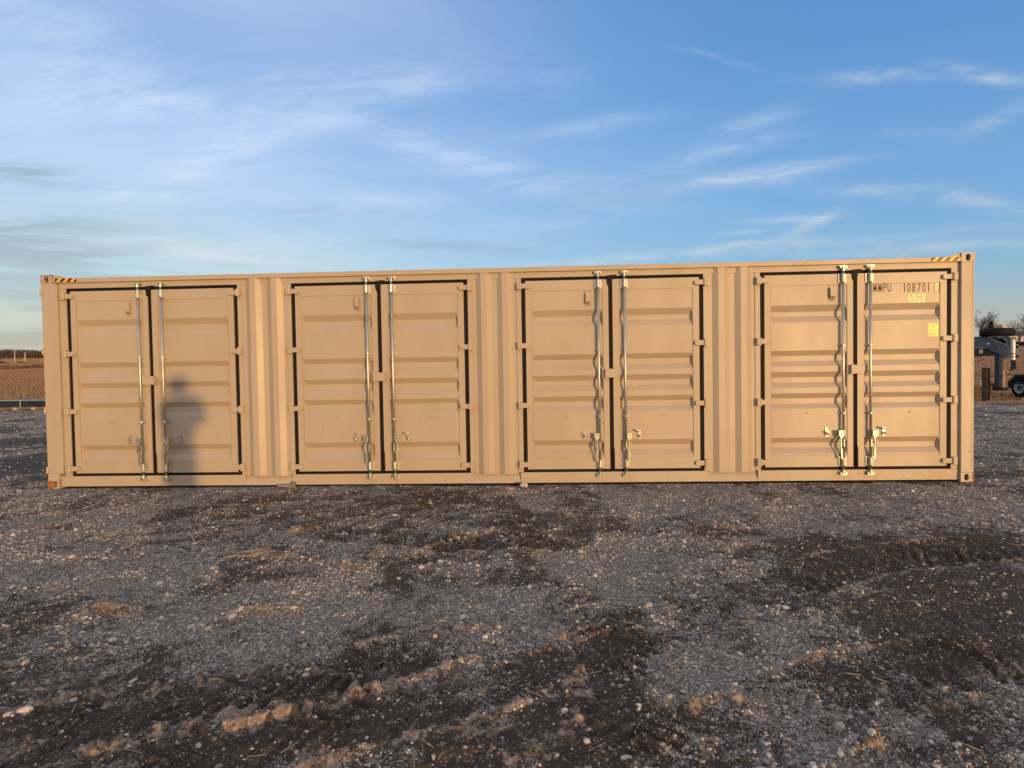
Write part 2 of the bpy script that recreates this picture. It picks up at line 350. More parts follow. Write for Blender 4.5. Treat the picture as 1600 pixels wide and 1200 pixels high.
def terrain(x, y):
    x = np.asarray(x, float); y = np.asarray(y, float)
    z = terrain_far(x, y)
    near = sstep(y, 45, 15)*sstep(np.abs(x-6.7), 60, 25)
    clear = np.exp(-(np.clip(-y, 0, None)/.55)**2)*(y > -3)             # flatter at the container's foot
    und = .036*rn(x, y, 1.9, 1)+.034*rn(x, y, .85, 2)+.024*rn(x, y, .36, 3)
    fine = .017*rn(x, y, .17, 4)+.013*rn(x, y, .075, 5)+.009*rn(x, y, .036, 6)+.005*rn(x, y, .019, 7)
    rough = sstep(rn(x, y, .9, 8)+.6*rn(x, y, .3, 9), -.15, .35)
    fine = fine*(.55+1.1*rough)+.020*rough*(.5-np.abs(rn(x, y, .11, 10))*2)
    z = z+near*(und*(1-.85*clear)+fine*(1-.6*clear))-.004
    m_ = (y < .5) & (y > -7.4) & (x > -4) & (x < 18)
    if m_.any():
        X, Y = x[m_], y[m_]; dz = np.zeros(X.shape)
        wob = .10*rn(X, Y, .35, 21)+.05*rn(X, Y, .12, 22)
        for ti, (pts, hw) in enumerate(TRACK):
            d, al, sd, L = seg_dist(X+wob*.5, Y, pts)
            band = sstep(d, hw+.03, hw-.04)*sstep(al, 0, .4)*sstep(L-al, 0, .4)*(.35+.9*(rn(X, Y, .5, 23)+.5))
            per = .105
            ch = np.abs(((al+d*.75)/per+(sd > 0)*.5) % 1-.5)*2
            dz += band*(-.028+.036*sstep(ch, .38, .62)*np.clip(.8+1.6*rn(X, Y, .13, 27), 0, 2)+.016*rn(X, Y, .05, 43))
            berm = np.exp(-((d-hw-.03)/.045)**2)*sstep(al, 0, .4)*sstep(L-al, 0, .4)
            dz += berm*(.8 if ti < 2 else .4)*np.clip(.013+.040*rn(X, Y, .5, 24), 0, 1)*(1+1.6*rn(X, Y, .06, 29)+1.0*rn(X, Y, .028, 30))
        for pts, a, w in RIDGE:
            cx = sum(p[0] for p in pts)/len(pts); cy = sum(p[1] for p in pts)/len(pts)
            k = (np.abs(X-cx) < 2) & (np.abs(Y-cy) < 2)
            if not k.any(): continue
            d, al, sd, L = seg_dist(X[k]+wob[k]*.6, Y[k]+wob[k]*.4, pts)
            crumble = .9+.9*rn(X[k], Y[k], .22, 25)+.9*rn(X[k], Y[k], .05, 26)+1.0*rn(X[k], Y[k], .024, 28)
            dz[k] += a*.58*np.exp(-(d/(w*.85))**2)*np.clip(crumble, 0, 2)*sstep(al, -.01, .12)*sstep(L-al, -.01, .12)
        z[m_] += dz
    return z
def gravel(x, y):
    x = np.asarray(x, float); y = np.asarray(y, float)
    g = .54+.5*rn(x, y, 1.3, 31)+.55*rn(x, y, .45, 32)+.5*rn(x, y, .17, 33)+.45*rn(x, y, .07, 36)+.3*rn(x, y, .03, 37)
    wx = x+.35*rn(x, y, .6, 34); wy = y+.25*rn(x, y, .5, 35)
    for cx, cy, a, c, s in PATCH: g = g+.5*s*np.exp(-((wx-cx)/a)**2-((wy-cy)/c)**2)
    for pts, hw in TRACK:
        if True:
            k = (y < 1) & (y > -7.5) & (x > -5) & (x < 18)
            d, al, sd, L = seg_dist(wx[k], wy[k], pts); gg = g[k]; gg -= .22*sstep(d, hw+.05, hw-.1); g[k] = gg
    return np.clip(.5+(g-.5)*1.25, 0, 1)
def lit_crest(x, y):  # mask for sunlight painted along ridge crests and rut berms
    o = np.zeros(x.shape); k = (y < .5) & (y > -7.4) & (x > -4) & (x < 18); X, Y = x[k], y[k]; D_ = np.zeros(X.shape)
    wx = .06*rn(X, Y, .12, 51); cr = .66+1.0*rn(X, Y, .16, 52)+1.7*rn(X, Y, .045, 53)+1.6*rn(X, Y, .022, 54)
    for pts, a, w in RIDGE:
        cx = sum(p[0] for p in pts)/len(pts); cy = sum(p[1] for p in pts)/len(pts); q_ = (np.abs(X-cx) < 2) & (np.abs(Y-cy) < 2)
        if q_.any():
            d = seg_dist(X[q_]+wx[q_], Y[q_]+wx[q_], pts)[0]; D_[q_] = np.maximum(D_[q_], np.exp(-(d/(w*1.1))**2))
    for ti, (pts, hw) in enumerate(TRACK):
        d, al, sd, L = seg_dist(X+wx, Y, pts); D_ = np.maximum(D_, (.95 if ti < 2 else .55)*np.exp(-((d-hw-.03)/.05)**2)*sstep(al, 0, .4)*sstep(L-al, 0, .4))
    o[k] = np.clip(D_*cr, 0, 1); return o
def spaced(start, stop, step_fn):
    o = [start]
    while o[-1] < stop: o.append(o[-1]+step_fn(o[-1]))
    return o
gx = spaced(6.7, 1400, lambda v: max(.0095, .0095+(v-6.7-2.4)*.0026) if v < 14.5 else .03*1.09**((v-14.5)/.6+1) if v < 30 else (v-14)*.09)
xs = np.array([2*6.7-v for v in gx[:0:-1]]+gx)
ya = spaced(-5.75, 1400, lambda v: .0075+(v+5.75)*.0024 if v < .7 else .024+(v-.7)*.018)
yb = spaced(5.75, 900, lambda v: .012+(v-5.75)*.10)
ys = np.array([-v for v in yb[:0:-1]]+ya)
nx, ny = len(xs), len(ys)
print('ground grid', nx, ny, nx*ny)
GX, GY = np.meshgrid(xs, ys)
GX = GX.ravel(); GY = GY.ravel()
GZ = terrain(GX, GY)
co = np.stack([GX, GY, GZ], -1).astype(np.float32)
me = bpy.data.meshes.new('gravel_ground')
me.vertices.add(nx*ny); me.vertices.foreach_set('co', co.ravel())
idx = np.arange(nx*ny, dtype=np.int32).reshape(ny, nx)
q = np.stack([idx[:-1, :-1], idx[:-1, 1:], idx[1:, 1:], idx[1:, :-1]], -1).reshape(-1, 4)
me.loops.add(q.size); me.loops.foreach_set('vertex_index', q.ravel())
me.polygons.add(len(q)); me.polygons.foreach_set('loop_start', np.arange(0, q.size, 4, dtype=np.int32))
me.polygons.foreach_set('use_smooth', np.ones(len(q), bool))
me.update(calc_edges=True)
at = me.attributes.new('grav', 'FLOAT', 'POINT'); at.data.foreach_set('value', gravel(GX, GY).astype(np.float32))
at = me.attributes.new('dry', 'FLOAT', 'POINT'); at.data.foreach_set('value', lit_crest(GX, GY).astype(np.float32))  # carries the painted sunlight of the crests
s_ = sstep(GX, -5, 20); edge = 19.2-4.0*s_
fld = sstep(GY+2.2*rn(GX, GY, 6, 41)*np.clip((30-np.abs(GY-20))/30, 0, 1)+.8*rn(GX, GY, 1.6, 42), edge-.5, edge+.6)
at = me.attributes.new('field', 'FLOAT', 'POINT'); at.data.foreach_set('value', fld.astype(np.float32))
ground = bpy.data.objects.new('ground', me); COL.objects.link(ground); ground['kind'] = 'structure'
gm_ = mat('gravel_and_field', rough=.9, spec=.25); b = NB(gm_.node_tree); p = gm_.node_tree.nodes['Principled BSDF']
pos = b.n('ShaderNodeNewGeometry').outputs['Position']
ga = b.n('ShaderNodeAttribute', attribute_name='grav').outputs['Fac']; fa = b.n('ShaderNodeAttribute', attribute_name='field').outputs['Fac']
v1 = b.vor(pos, 62); v2 = b.vor(pos, 130)
gn = b.noise(pos, 14, 6, .65); gn2 = b.noise(pos, 2.2, 4, .6); fine = b.noise(pos, 260, 3, .6)
c1 = b.sep(v1.outputs['Color'])[0]; c2 = b.sep(v2.outputs['Color'])[1]
mud = b.mix(gn, (.030, .021, .015), (.085, .063, .047)); mud = b.mix(b.smooth(gn2, .45, .7), mud, (.072, .048, .032))
st = b.ramp(b.m('ADD', b.m('MULTIPLY', c1, .6), b.m('MULTIPLY', c2, .4)), [(0, (.11, .094, .079)), (.4, (.30, .26, .22)), (.75, (.48, .415, .35)), (1, (.68, .59, .50))])
dmy = b.mix(b.m('MULTIPLY', b.smooth(v1.outputs['Distance'], .25, .6), .6), st, mud)
gf = b.smooth(b.m('ADD', ga, b.m('ADD', b.m('MULTIPLY', b.m('SUBTRACT', c2, .5), .7), b.m('MULTIPLY', b.m('SUBTRACT', gn, .5), .9))), .34, .62)
gc = b.mix(gf, mud, dmy)
gc = b.mix(b.m('MULTIPLY', b.m('GREATER_THAN', c2, .93), .6), gc, (.27, .24, .21))
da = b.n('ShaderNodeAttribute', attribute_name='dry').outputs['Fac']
gc = b.mix(b.smooth(da, .25, .75), gc, b.mix(c1, (.17, .118, .082), (.36, .27, .205)))  # low sun on crests put into the dirt colour as a paler tone
# dry field
sx = b.vm('MULTIPLY', pos, (.35, 1.2, 1))
fn = b.noise(sx, .5, 8, .65); fn2 = b.noise(b.vm('MULTIPLY', pos, (.5, 1.4, 1)), 9, 5, .7); fn3 = b.noise(b.vm('MULTIPLY', pos, (.012, .06, 0)), 1, 4, .6)
fc = b.ramp(fn, [(.3, (.15, .090, .050)), (.55, (.25, .150, .080)), (.75, (.32, .20, .11))])
fc = b.mix(b.m('MULTIPLY', b.smooth(fn2, .40, .65), .6), fc, (.13, .088, .052)); fc = b.mix(b.m('MULTIPLY', b.smooth(fn3, .48, .62), .5), fc, (.27, .16, .085))
cc = b.mix(b.smooth(b.m('ADD', fa, b.m('MULTIPLY', b.m('SUBTRACT', b.noise(pos, 3, 5, .7), .5), .9)), .35, .65), gc, fc)
b.put(p.inputs['Base Color'], cc)
b.put(p.inputs['Roughness'], .92)
hgt = b.m('ADD', b.m('MULTIPLY', b.m('SUBTRACT', .5, v1.outputs['Distance']), b.m('MULTIPLY', gf, .8)), b.m('ADD', b.m('MULTIPLY', fine, .25), b.m('MULTIPLY', gn, .4)))
bn = b.n('ShaderNodeBump'); bn.inputs['Strength'].default_value = .8; bn.inputs['Distance'].default_value = .008
b.put(bn.inputs['Height'], hgt); b.nt.links.new(bn.outputs[0], p.inputs['Normal'])
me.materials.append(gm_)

# ------------------------------------------------------------------ loose stones (one scattered mass)
def scatter(name, X, Y, Rr, base_v, base_f, matl, sink=.25, flat=(.45, .95), jit=.22):
    n = len(X); k = len(base_v)
    Z = terrain(X, Y)
    V = np.repeat(base_v[None], n, 0)*(1+jit*(rng.random((n, k, 1))-.5)*2)
    V = V*np.stack([rng.uniform(.75, 1.35, n), rng.uniform(.7, 1.1, n), rng.uniform(*flat, n)], -1)[:, None, :]
    th = rng.uniform(0, 2*np.pi, n); c, s = np.cos(th), np.sin(th)
    tl = rng.normal(0, .3, n)
    x_, y_, z_ = V[..., 0], V[..., 1], V[..., 2]
    y2 = y_*np.cos(tl)[:, None]-z_*np.sin(tl)[:, None]; z2 = y_*np.sin(tl)[:, None]+z_*np.cos(tl)[:, None]
    xr = x_*c[:, None]-y2*s[:, None]; yr = x_*s[:, None]+y2*c[:, None]
    P = np.stack([xr*Rr[:, None]+X[:, None], yr*Rr[:, None]+Y[:, None], z2*Rr[:, None]+(Z+Rr*(.5-sink)*.7)[:, None]], -1).astype(np.float32)
    F = (base_f[None]+(np.arange(n)*k)[:, None, None]).astype(np.int32).reshape(-1, 3)
    m_ = bpy.data.meshes.new(name); m_.vertices.add(n*k); m_.vertices.foreach_set('co', P.ravel())
    m_.loops.add(F.size); m_.loops.foreach_set('vertex_index', F.ravel())
    m_.polygons.add(len(F)); m_.polygons.foreach_set('loop_start', np.arange(0, F.size, 3, dtype=np.int32))
    m_.update(calc_edges=True); m_.materials.append(matl)
    o = bpy.data.objects.new(name, m_); COL.objects.link(o); return o
import bmesh
def ico(sub):
    bm = bmesh.new(); bmesh.ops.create_icosphere(bm, subdivisions=sub, radius=1)
    v = np.array([x.co[:] for x in bm.verts]); f = np.array([[y.index for y in x.verts] for x in bm.faces]); bm.free(); return v, f
stone_m = mat('loose_limestone', rough=.85, spec=.3); b = NB(stone_m.node_tree); p = stone_m.node_tree.nodes['Principled BSDF']
g = b.n('ShaderNodeNewGeometry')
isl = g.outputs['Random Per Island']
c = b.ramp(isl, [(0, (.13, .112, .094)), (.3, (.27, .235, .20)), (.66, (.41, .355, .30)), (.92, (.53, .46, .39)), (1, (.66, .575, .49))])
c = b.mix(b.m('MULTIPLY', b.smooth(b.noise(g.outputs['Position'], 90, 3), .45, .7), .5), c, (.13, .10, .075))
b.put(p.inputs['Base Color'], c)
def candidates(n, pw):
    # density falls with distance from where the photographer stands
    d = rng.random(n)**pw*7.9+1.6; t = rng.uniform(-1.12, 1.12, n)
    X = 6.7-d*.045+t*d; Y = -7.79+d
    X = X+rng.normal(0, .05, n)
    return X, Y
def thin(X, Y, Rr, keep):
    G = gravel(X, Y); k = (rng.random(len(X)) < keep(G)) & (Y < -.03+0*Y) & (Y > -6.6)
    return X[k], Y[k], Rr[k]
X, Y = candidates(230000, .72); Rr = np.exp(rng.normal(math.log(.0055), .42, len(X))).clip(.0026, .014)
X, Y, Rr = thin(X, Y, Rr, lambda G: .12+.88*sstep(G, .25, .8))
gs = scatter('gravel', X, Y, Rr, *ico(1), stone_m, jit=.5); n1 = len(X)
tag(gs, 'small grey crushed gravel covering the lot', 'gravel', kind='stuff')
X, Y = candidates(24000, .62); Rr = np.exp(rng.normal(math.log(.0098), .42, len(X))).clip(.0065, .030)
X, Y, Rr = thin(X, Y, Rr, lambda G: .10+.9*sstep(G, .3, .85))
gs = scatter('loose_stones', X, Y, Rr, *ico(2), stone_m, sink=.5, jit=.16)
for pl in [gs]: pl.data.polygons.foreach_set('use_smooth', np.zeros(len(pl.data.polygons), bool))
tag(gs, 'pale rounded limestone pebbles scattered over the dark mud and gravel', 'stones', kind='stuff')
# clods of dried mud along the ruts
cx, cy = [], []
for pts, a, w in RIDGE:
    for _ in range(110):
        i = rng.integers(0, len(pts)-1); t = rng.random(); cx.append(pts[i][0]*(1-t)+pts[i+1][0]*t+rng.normal(0, w*.7)); cy.append(pts[i][1]*(1-t)+pts[i+1][1]*t+rng.normal(0, w*.7))
for pts, hw in TRACK:
    for _ in range(420):
        i = rng.integers(0, len(pts)-1); t = rng.random(); cx.append(pts[i][0]*(1-t)+pts[i+1][0]*t+rng.normal(0, hw*.8)); cy.append(pts[i][1]*(1-t)+pts[i+1][1]*t+rng.normal(0, hw*.8))
clod_m = grime(mat('dry_mud', rough=.95), (.085, .062, .045), (.21, .16, .12), 25, (.85, .95))
X, Y = candidates(110000, .68); G = gravel(X, Y); k = (rng.random(len(X)) < .75*sstep(G, .62, .2)) & (Y > -6.6)
cx = np.concatenate([cx, X[k]]); cy = np.concatenate([cy, Y[k]]); k = cy < -.1; cx = cx[k]; cy = cy[k]
gs = scatter('mud_clods', cx, cy, np.exp(rng.normal(math.log(.0048), .5, len(cx))).clip(.0025, .015), *ico(1), clod_m, sink=.45, jit=.55)
tag(gs, 'crumbled brown mud clods along the tyre ruts', 'mud', kind='stuff')
# stones farther off, on both sides of the container
n = 60000; Y = rng.uniform(-.3, 18, n); side_ = rng.random(n) < .5
X = np.where(side_, 6.7-(Y+7.8)*rng.uniform(.86, 1.15, n), 6.7+(Y+7.8)*rng.uniform(.66, .95, n))
k = ((X < -.1) | (X > 12.35)) & (rng.random(n) < .04+.96*sstep(gravel(X, Y), .35, .8)); X, Y = X[k], Y[k]
gs = scatter('gravel_beyond', X, Y, np.exp(rng.normal(math.log(.0095), .4, len(X))).clip(.006, .035), *ico(1), stone_m)
tag(gs, 'grey gravel on the lot past both ends of the container', 'gravel', kind='stuff')

# ------------------------------------------------------------------ the container
L, Hh, Dp = 12.192, 2.896, 2.438
ZT, ZB = 2.714, .162
XL = [.316, 3.4145, 6.4795, 9.552]; XR = [2.684, 5.776, 8.8315, 11.933]
CG = [1.474, 4.598, 7.639, 10.745]; RL = [1.340, 4.439, 7.476, 10.576]; RR = [1.657, 4.773, 7.815, 10.915]
box_ = empty('shipping_container', (0, 0, 0), label='long beige steel shipping container with four pairs of side doors on a gravel lot', cat='shipping container')
def casting(cx, zc, flipx, mats, hole=(.027, .046), name='corner_casting', **k):
    m_ = MB(); w, d, h = .165, .162, .118; x0 = cx; x1 = cx+w; z0 = zc; z1 = zc+h
    hx = (x0+x1)/2+flipx; hz_ = (z0+z1)/2; n = 24
    ov = []; re = []
    for i in range(n):
        a = 2*math.pi*(i+.5)/n; ca_, sa_ = math.cos(a), math.sin(a)
        ox, oz = hx+hole[0]*ca_, hz_+(hole[1]-hole[0])*(1 if sa_ > 0 else -1)+hole[0]*sa_
        ov.append((ox, oz)); sc = 1/max(abs(ca_), abs(sa_)); re.append((min(max(hx+ca_*sc*w/2*1.01, x0), x1), min(max(hz_+sa_*sc*h/2*1.01, z0), z1)))
    for y_ in (0,):
        vs = [(x, y_, z) for x, z in ov]+[(x, y_, z) for x, z in re]; m_.add(vs, [(i, (i+1) % n, n+(i+1) % n, n+i) for i in range(n)])
        corner = [(x0, y_, z0), (x1, y_, z0), (x1, y_, z1), (x0, y_, z1)]
        for c_ in corner:
            near_ = sorted(range(n), key=lambda i: (re[i][0]-c_[0])**2+(re[i][1]-c_[2])**2)[:2]
            m_.add([(c_[0], y_, c_[2]), (re[near_[0]][0], y_, re[near_[0]][1]), (re[near_[1]][0], y_, re[near_[1]][1])], [(0, 1, 2)])
    vs = [(x, 0, z) for x, z in ov]+[(x, .045, z) for x, z in ov]
    m_.add(vs, [(i, (i+1) % n, n+(i+1) % n, n+i) for i in range(n)], 0); m_.add([(x, .045, z) for x, z in ov], [tuple(range(n))], 1)
    m_.add([(x0, 0, z0), (x1, 0, z0), (x1, 0, z1), (x0, 0, z1), (x0, d, z0), (x1, d, z0), (x1, d, z1), (x0, d, z1)], [(0, 1, 5, 4), (1, 2, 6, 5), (2, 3, 7, 6), (3, 0, 4, 7), (4, 5, 6, 7)])
    return m_.build(name, mats, box_, **k)
casting(0, Hh-.118, .0, [RUSTP, DARK], label='rust flecked upper corner casting')
casting(0, 0, .02, [RUSTP, DARK], hole=(.024, .044), label='lower corner casting with bare rusty metal')
MB().box(.004, .078, -.0025, .04, .012, .108).build('rust_patch', RUST, box_, label='orange rusted patch beside the lower casting hole')
casting(L-.165, Hh-.118, .0, [PAINT_P, DARK], hole=(.028, .043)); casting(L-.165, 0, -.01, [PAINT_P, DARK], hole=(.028, .043))
m_ = MB().box(L-.022, L+.0015, -.002, .12, .0, .116); m_.build('rust_patch', RUST, box_, label='rusted outer edge of the lower casting')
for xx in (0, L-.165):
    for zz in (0, Hh-.118): MB().box(xx, xx+.165, Dp-.16, Dp, zz, zz+.118).build('corner_casting', PAINT, box_, bevel=.004)
# posts
m_ = MB().box(.004, .222, .003, .12, .205, Hh-.1185).box(.004, .164, .0035, .12, .1185, .2045); m_.build('corner_post', PAINT, box_, bevel=.004)
MB().box(L-.163, L-.004, .003, .12, .1185, Hh-.1185).build('corner_post', PAINT_P, box_, bevel=.006)
for xx in (.004, L-.163): MB().box(xx, xx+.16, Dp-.12, Dp-.003, .1185, Hh-.1185).build('corner_post', PAINT, box_, bevel=.004)
MB().box(L-.03, L-.0285, .0005, .003, .15, 2.75).build('post_seam', SEAM, box_)
hinge_small = MB().box(0, .034, -.010, .03, 0, .078).tube((.004, -.004, -.008), (.004, -.004, .086), .011, n=10).build('end_door_hinge', PAINT, box_, loc=(-.004, 0, 2.62), bevel=.003)
for zz in (1.83, 1.03, .215): dup(hinge_small, box_, (-.004, 0, zz))
# rails
MB().box(.1655, L-.1655, .007, .075, 2.788, 2.848).build('top_rail', PAINT, box_, bevel=.004)
MB().prism([(.1657, 2.8485), (.1657, 2.893), (.30, 2.8485)], .02, .15).build('gusset', PAINT, box_); MB().prism([(L-.1657, 2.8485), (L-.1657, 2.893), (L-.33, 2.8485)], .02, .15).build('gusset', PAINT, box_)
MB().box(.1655, L-.1655, Dp-.075, Dp-.012, 2.788, 2.848).build('top_rail', PAINT, box_)
MB().box(.197, .498, .0045, .0065, 2.797, 2.8465).build('hazard_tape', TAPE1, box_, label='orange and black striped tape')
MB().box(11.66, 12.002, .0045, .0065, 2.797, 2.8465).build('hazard_tape', TAPE2, box_, label='yellow and black striped tape')
MB().box(.2225, L-.1635, .044, .10, 2.7145, 2.7875).build('header', PAINT, box_)
# roof with cross corrugations
prof = []; x = .18
while x < L-.2:
    prof += [(x, 2.848), (x+.085, 2.848), (x+.115, 2.856), (x+.165, 2.856)]; x += .205
m_ = MB(); k = len(prof)
m_.add([(a, .05, z) for a, z in prof]+[(a, Dp-.05, z) for a, z in prof], [(i, i+1, k+i+1, k+i) for i in range(k-1)])
m_.box(.17, L-.17, .05, Dp-.05, 2.80, 2.845); m_.build('roof', PAINT, box_)
# bottom rail: flush plates under the doors, sloping plates between them
GP = [(XR[i]+.047, XL[i+1]-.040) for i in range(3)]
m_ = MB(); edges = [.1645]+[v for gq in GP for v in gq]+[L-.1645]
for a, c_ in zip(edges[0::2], edges[1::2]): m_.box(a, c_, .040, .13, .022, ZB-.001)
m_.build('bottom_rail', PAINT_S, box_, bevel=.003)
for a, c_ in GP:
    m_ = MB(); m_.add([(a, .0405, .022), (c_, .0405, .022), (c_, .085, .145), (a, .085, .145), (c_, .10, .145), (a, .10, .145), (c_, .10, .022), (a, .10, .022)], [(0, 1, 2, 3), (3, 2, 4, 5), (1, 0, 7, 6), (5, 4, 6, 7)])
    m_.build('fork_pocket_plate', PAINT, box_)
    MB().add([(a+.01, .0725, .117), (c_-.01, .0725, .117), (c_-.01, .0737, .1205), (a+.01, .0737, .1205)], [(0, 1, 2, 3)]).build('plate_seam', SEAM, box_)
# corrugated wall panels between the door pairs
for i in range(3):
    x0, x1 = XR[i]+.062, XL[i+1]-.066; sc = (x1-x0)/.587
    seq = [.05, .068, .076, .068, .07, .068, .074, .068, .045]; yy = [.054, .054, .012, .012, .054, .054, .012, .012, .054, .054]; X_ = [x0]
    for s in seq: X_.append(X_[-1]+s*sc)
    m_ = MB(); n = len(X_); m_.add([(a, y_, .147) for a, y_ in zip(X_, yy)]+[(a, y_, 2.789) for a, y_ in zip(X_, yy)], [(j, j+1, n+j+1, n+j) for j in range(n-1)])
    m_.add([(a, y_, .147) for a, y_ in zip(X_, yy)]+[(x1, .13, .147), (x0, .13, .147)], [tuple(range(n+2))])
    m_.build('wall_panel', PAINT, box_)
# door jambs
for a, c_ in [(.2225, XL[0])]+[q for i in range(3) for q in ((XR[i], XR[i]+.061), (XL[i+1]-.065, XL[i+1]))]+[(XR[3], L-.1635)]:
    m_ = MB().box(a, c_, .044, .12, ZB, 2.714); m_.build('door_jamb', PAINT, box_, bevel=.002)
# dark sheets standing in for the unlit inside, ends, back, floor
m_ = MB()
for a, c_ in zip(XL, XR): m_.box(a-.02, c_+.02, .125, .135, .03, 2.78)
m_.build('inner_dark_sheet', DARK, box_)
def corr(along0, along1, fixed, axis, sgn):
    pts = []; t = along0
    while t < along1-.28: pts += [(t, 0), (t+.07, 0), (t+.14, .036), (t+.21, .036)]; t += .28
    pts += [(t, 0), (along1, 0)]
    P = [((a, fixed+sgn*d_) if axis == 'x' else (fixed+sgn*d_, a)) for a, d_ in pts]; n = len(P)
    return MB().add([(a, c_, .15) for a, c_ in P]+[(a, c_, 2.79) for a, c_ in P], [(j, j+1, n+j+1, n+j) for j in range(n-1)])
corr(.16, L-.16, Dp-.02, 'x', -1).build('back_wall', PAINT, box_)
corr(.12, Dp-.12, .03, 'y', 1).build('end_wall', PAINT, box_); corr(.12, Dp-.12, L-.03, 'y', -1).build('end_wall', PAINT, box_)
MB().box(.17, L-.17, .14, Dp-.03, .13, .16).box(.17, L-.17, Dp-.09, Dp-.02, .03, .15).box(.02, .14, .165, Dp-.165, .03, .16).box(L-.14, L-.02, .165, Dp-.165, .03, .16).box(.02, .12, .165, Dp-.165, 2.79, 2.88).box(L-.12, L-.02, .165, Dp-.165, 2.79, 2.88).build('floor_frame', PAINT, box_)

# door furniture templates (shared meshes)
REC = [(2.284, 2.202, 2.142, 2.066), (1.702, 1.636, 1.568, 1.499), (1.428, 1.359, 1.291, 1.225), (1.153, 1.087, 1.018, .955), (.580, .511, .445, .376)]
def leaf(x0, x1, s0, s1):
    """one door leaf: tubular border, recessed sheet with five horizontal corrugations"""
    z0, z1 = ZB+.038, ZT-.042; zs0, zs1 = .348, 2.538; m_ = MB()
    m_.box(x0, s0, .045, .10, z0, z1).box(s1, x1, .045, .10, z0, z1).box(s0, s1, .0455, .10, zs1, z1).box(s0, s1, .0455, .10, z0, zs0)
    zz = [(zs1, 0)]
    for a, b_, c_, d_ in REC: zz += [(a, 0), (b_, 1), (c_, 1), (d_, 0)]
    zz.append((zs0, 0)); cols = [(s0, 0), (s0+.022, 1), (s1-.022, 1), (s1, 0)]
    vs = [(x, .0505+.046*a*b_, z) for z, a in zz for x, b_ in cols]
    m_.add(vs, [(r*4+c_, r*4+c_+1, r*4+c_+5, r*4+c_+4) for r in range(len(zz)-1) for c_ in range(3)])
    m_.add([(x0, .10, z0), (x1, .10, z0), (x1, .10, z1), (x0, .10, z1)], [(0, 1, 2, 3)])
    return m_
def hinge_mb(s):   # s=+1: leaf lies to the right of the jamb
    m_ = MB(); m_.box(-.055*s if s > 0 else .02, -.020 if s > 0 else .055, -.004, .044, -.048, .048)
    m_.tube((-.012*s, .008, -.05), (-.012*s, .008, .05), .016, n=12)
    m_.prism([(0, -.032), (.085*s, -.032), (.118*s, -.022), (.118*s, .022), (.085*s, .032), (0, .032)], .012, .046)
    return m_
def bracket_mb():
    m_ = MB().box(-.048, .048, .030, .046, -.058, .058).tube((0, .006, -.05), (0, .006, .05), .0245, n=14)
    for sx in (-.036, .036):
        for sz in (-.04, .04): m_.tube((sx, .026, sz), (sx, .031, sz), .008, n=8)
    m_.box(-.026, .026, .012, .0305, -.058, -.046).box(-.026, .026, .012, .0305, .046, .058)
    return m_
def guide_mb():
    m_ = MB().box(-.042, .042, .034, .047, -.012, .012).tube((0, .006, -.010), (0, .006, .010), .0235, n=12)
    for sx in (-.034, .034): m_.tube((sx, .027, 0), (sx, .034, 0), .007, n=8)
    return m_
def cam_mb(s):     # claw at the rod's end with its keeper; s=+1 upper
    m_ = MB().tube((0, .006, -.05*s), (0, .006, .012*s), .022, n=12)
    m_.box(-.030, .030, -.012, .020, .004*s if s > 0 else -.020, .020 if s > 0 else -.004)
    m_.box(-.040, -.026, -.008, .0405, -.016, .022).box(.028, .044, -.008, .0405, -.016, .022).box(-.044, .048, .030, .0415, -.024, .030)
    m_.box(-.012, .014, -.018, -.006, -.014, .024)
    return m_
def handle_mb(s):
    m_ = MB().box(min(.008*s, .072*s), max(.008*s, .072*s), -.034, .004, -.035, .035)
    m_.box(min(.020*s, .056*s), max(.020*s, .056*s), -.032, -.004, -.060, -.0355)
    m_.box(min(.034*s, .044*s), max(.034*s, .044*s), -.026, -.010, -.20, -.0605).box(min(.058*s, .064*s), max(.058*s, .064*s), -.030, -.006, -.165, -.075)
    m_.box(min(.026*s, .046*s), max(.026*s, .046*s), -.032, -.012, -.33, -.2005, ry=.03*s)
    m_.box(-.006, .006, -.020, .010, -.175, -.08)
    m_.tube((.040*s, -.030, -.11), (.040*s, .02, -.13), .010, n=8)
    m_.tube((.038*s, -.036, .008), (.038*s, -.033, .008), .007, n=8, mi=1)
    return m_
def latch_mb(s, arm):
    pl = [(.018*math.cos(a), (.042 if math.sin(a) > 0 else -.042)+.018*math.sin(a)) for a in [i*math.pi/8 for i in range(16)]]
    m_ = MB().prism(pl, .038, .0465)
    m_.tube((0, .025, -.03), (0, .038, -.03), .012, n=10).tube((0, .028, .04), (0, .038, .04), .007, n=8)
    m_.path([(-.010, .020, -.01), (.008, .012, -.012), (.008, .012, -.030), (-.004, .018, -.036)], .0065)
    if arm: m_.box(-.016, -.006, -.004, .038, .028, .056).tube((-.010, -.004, .045), (-.050, -.004, .058), .012, n=10)
    else: m_.box(-.020, .016, -.010, .038, -.004, .010)
    return m_
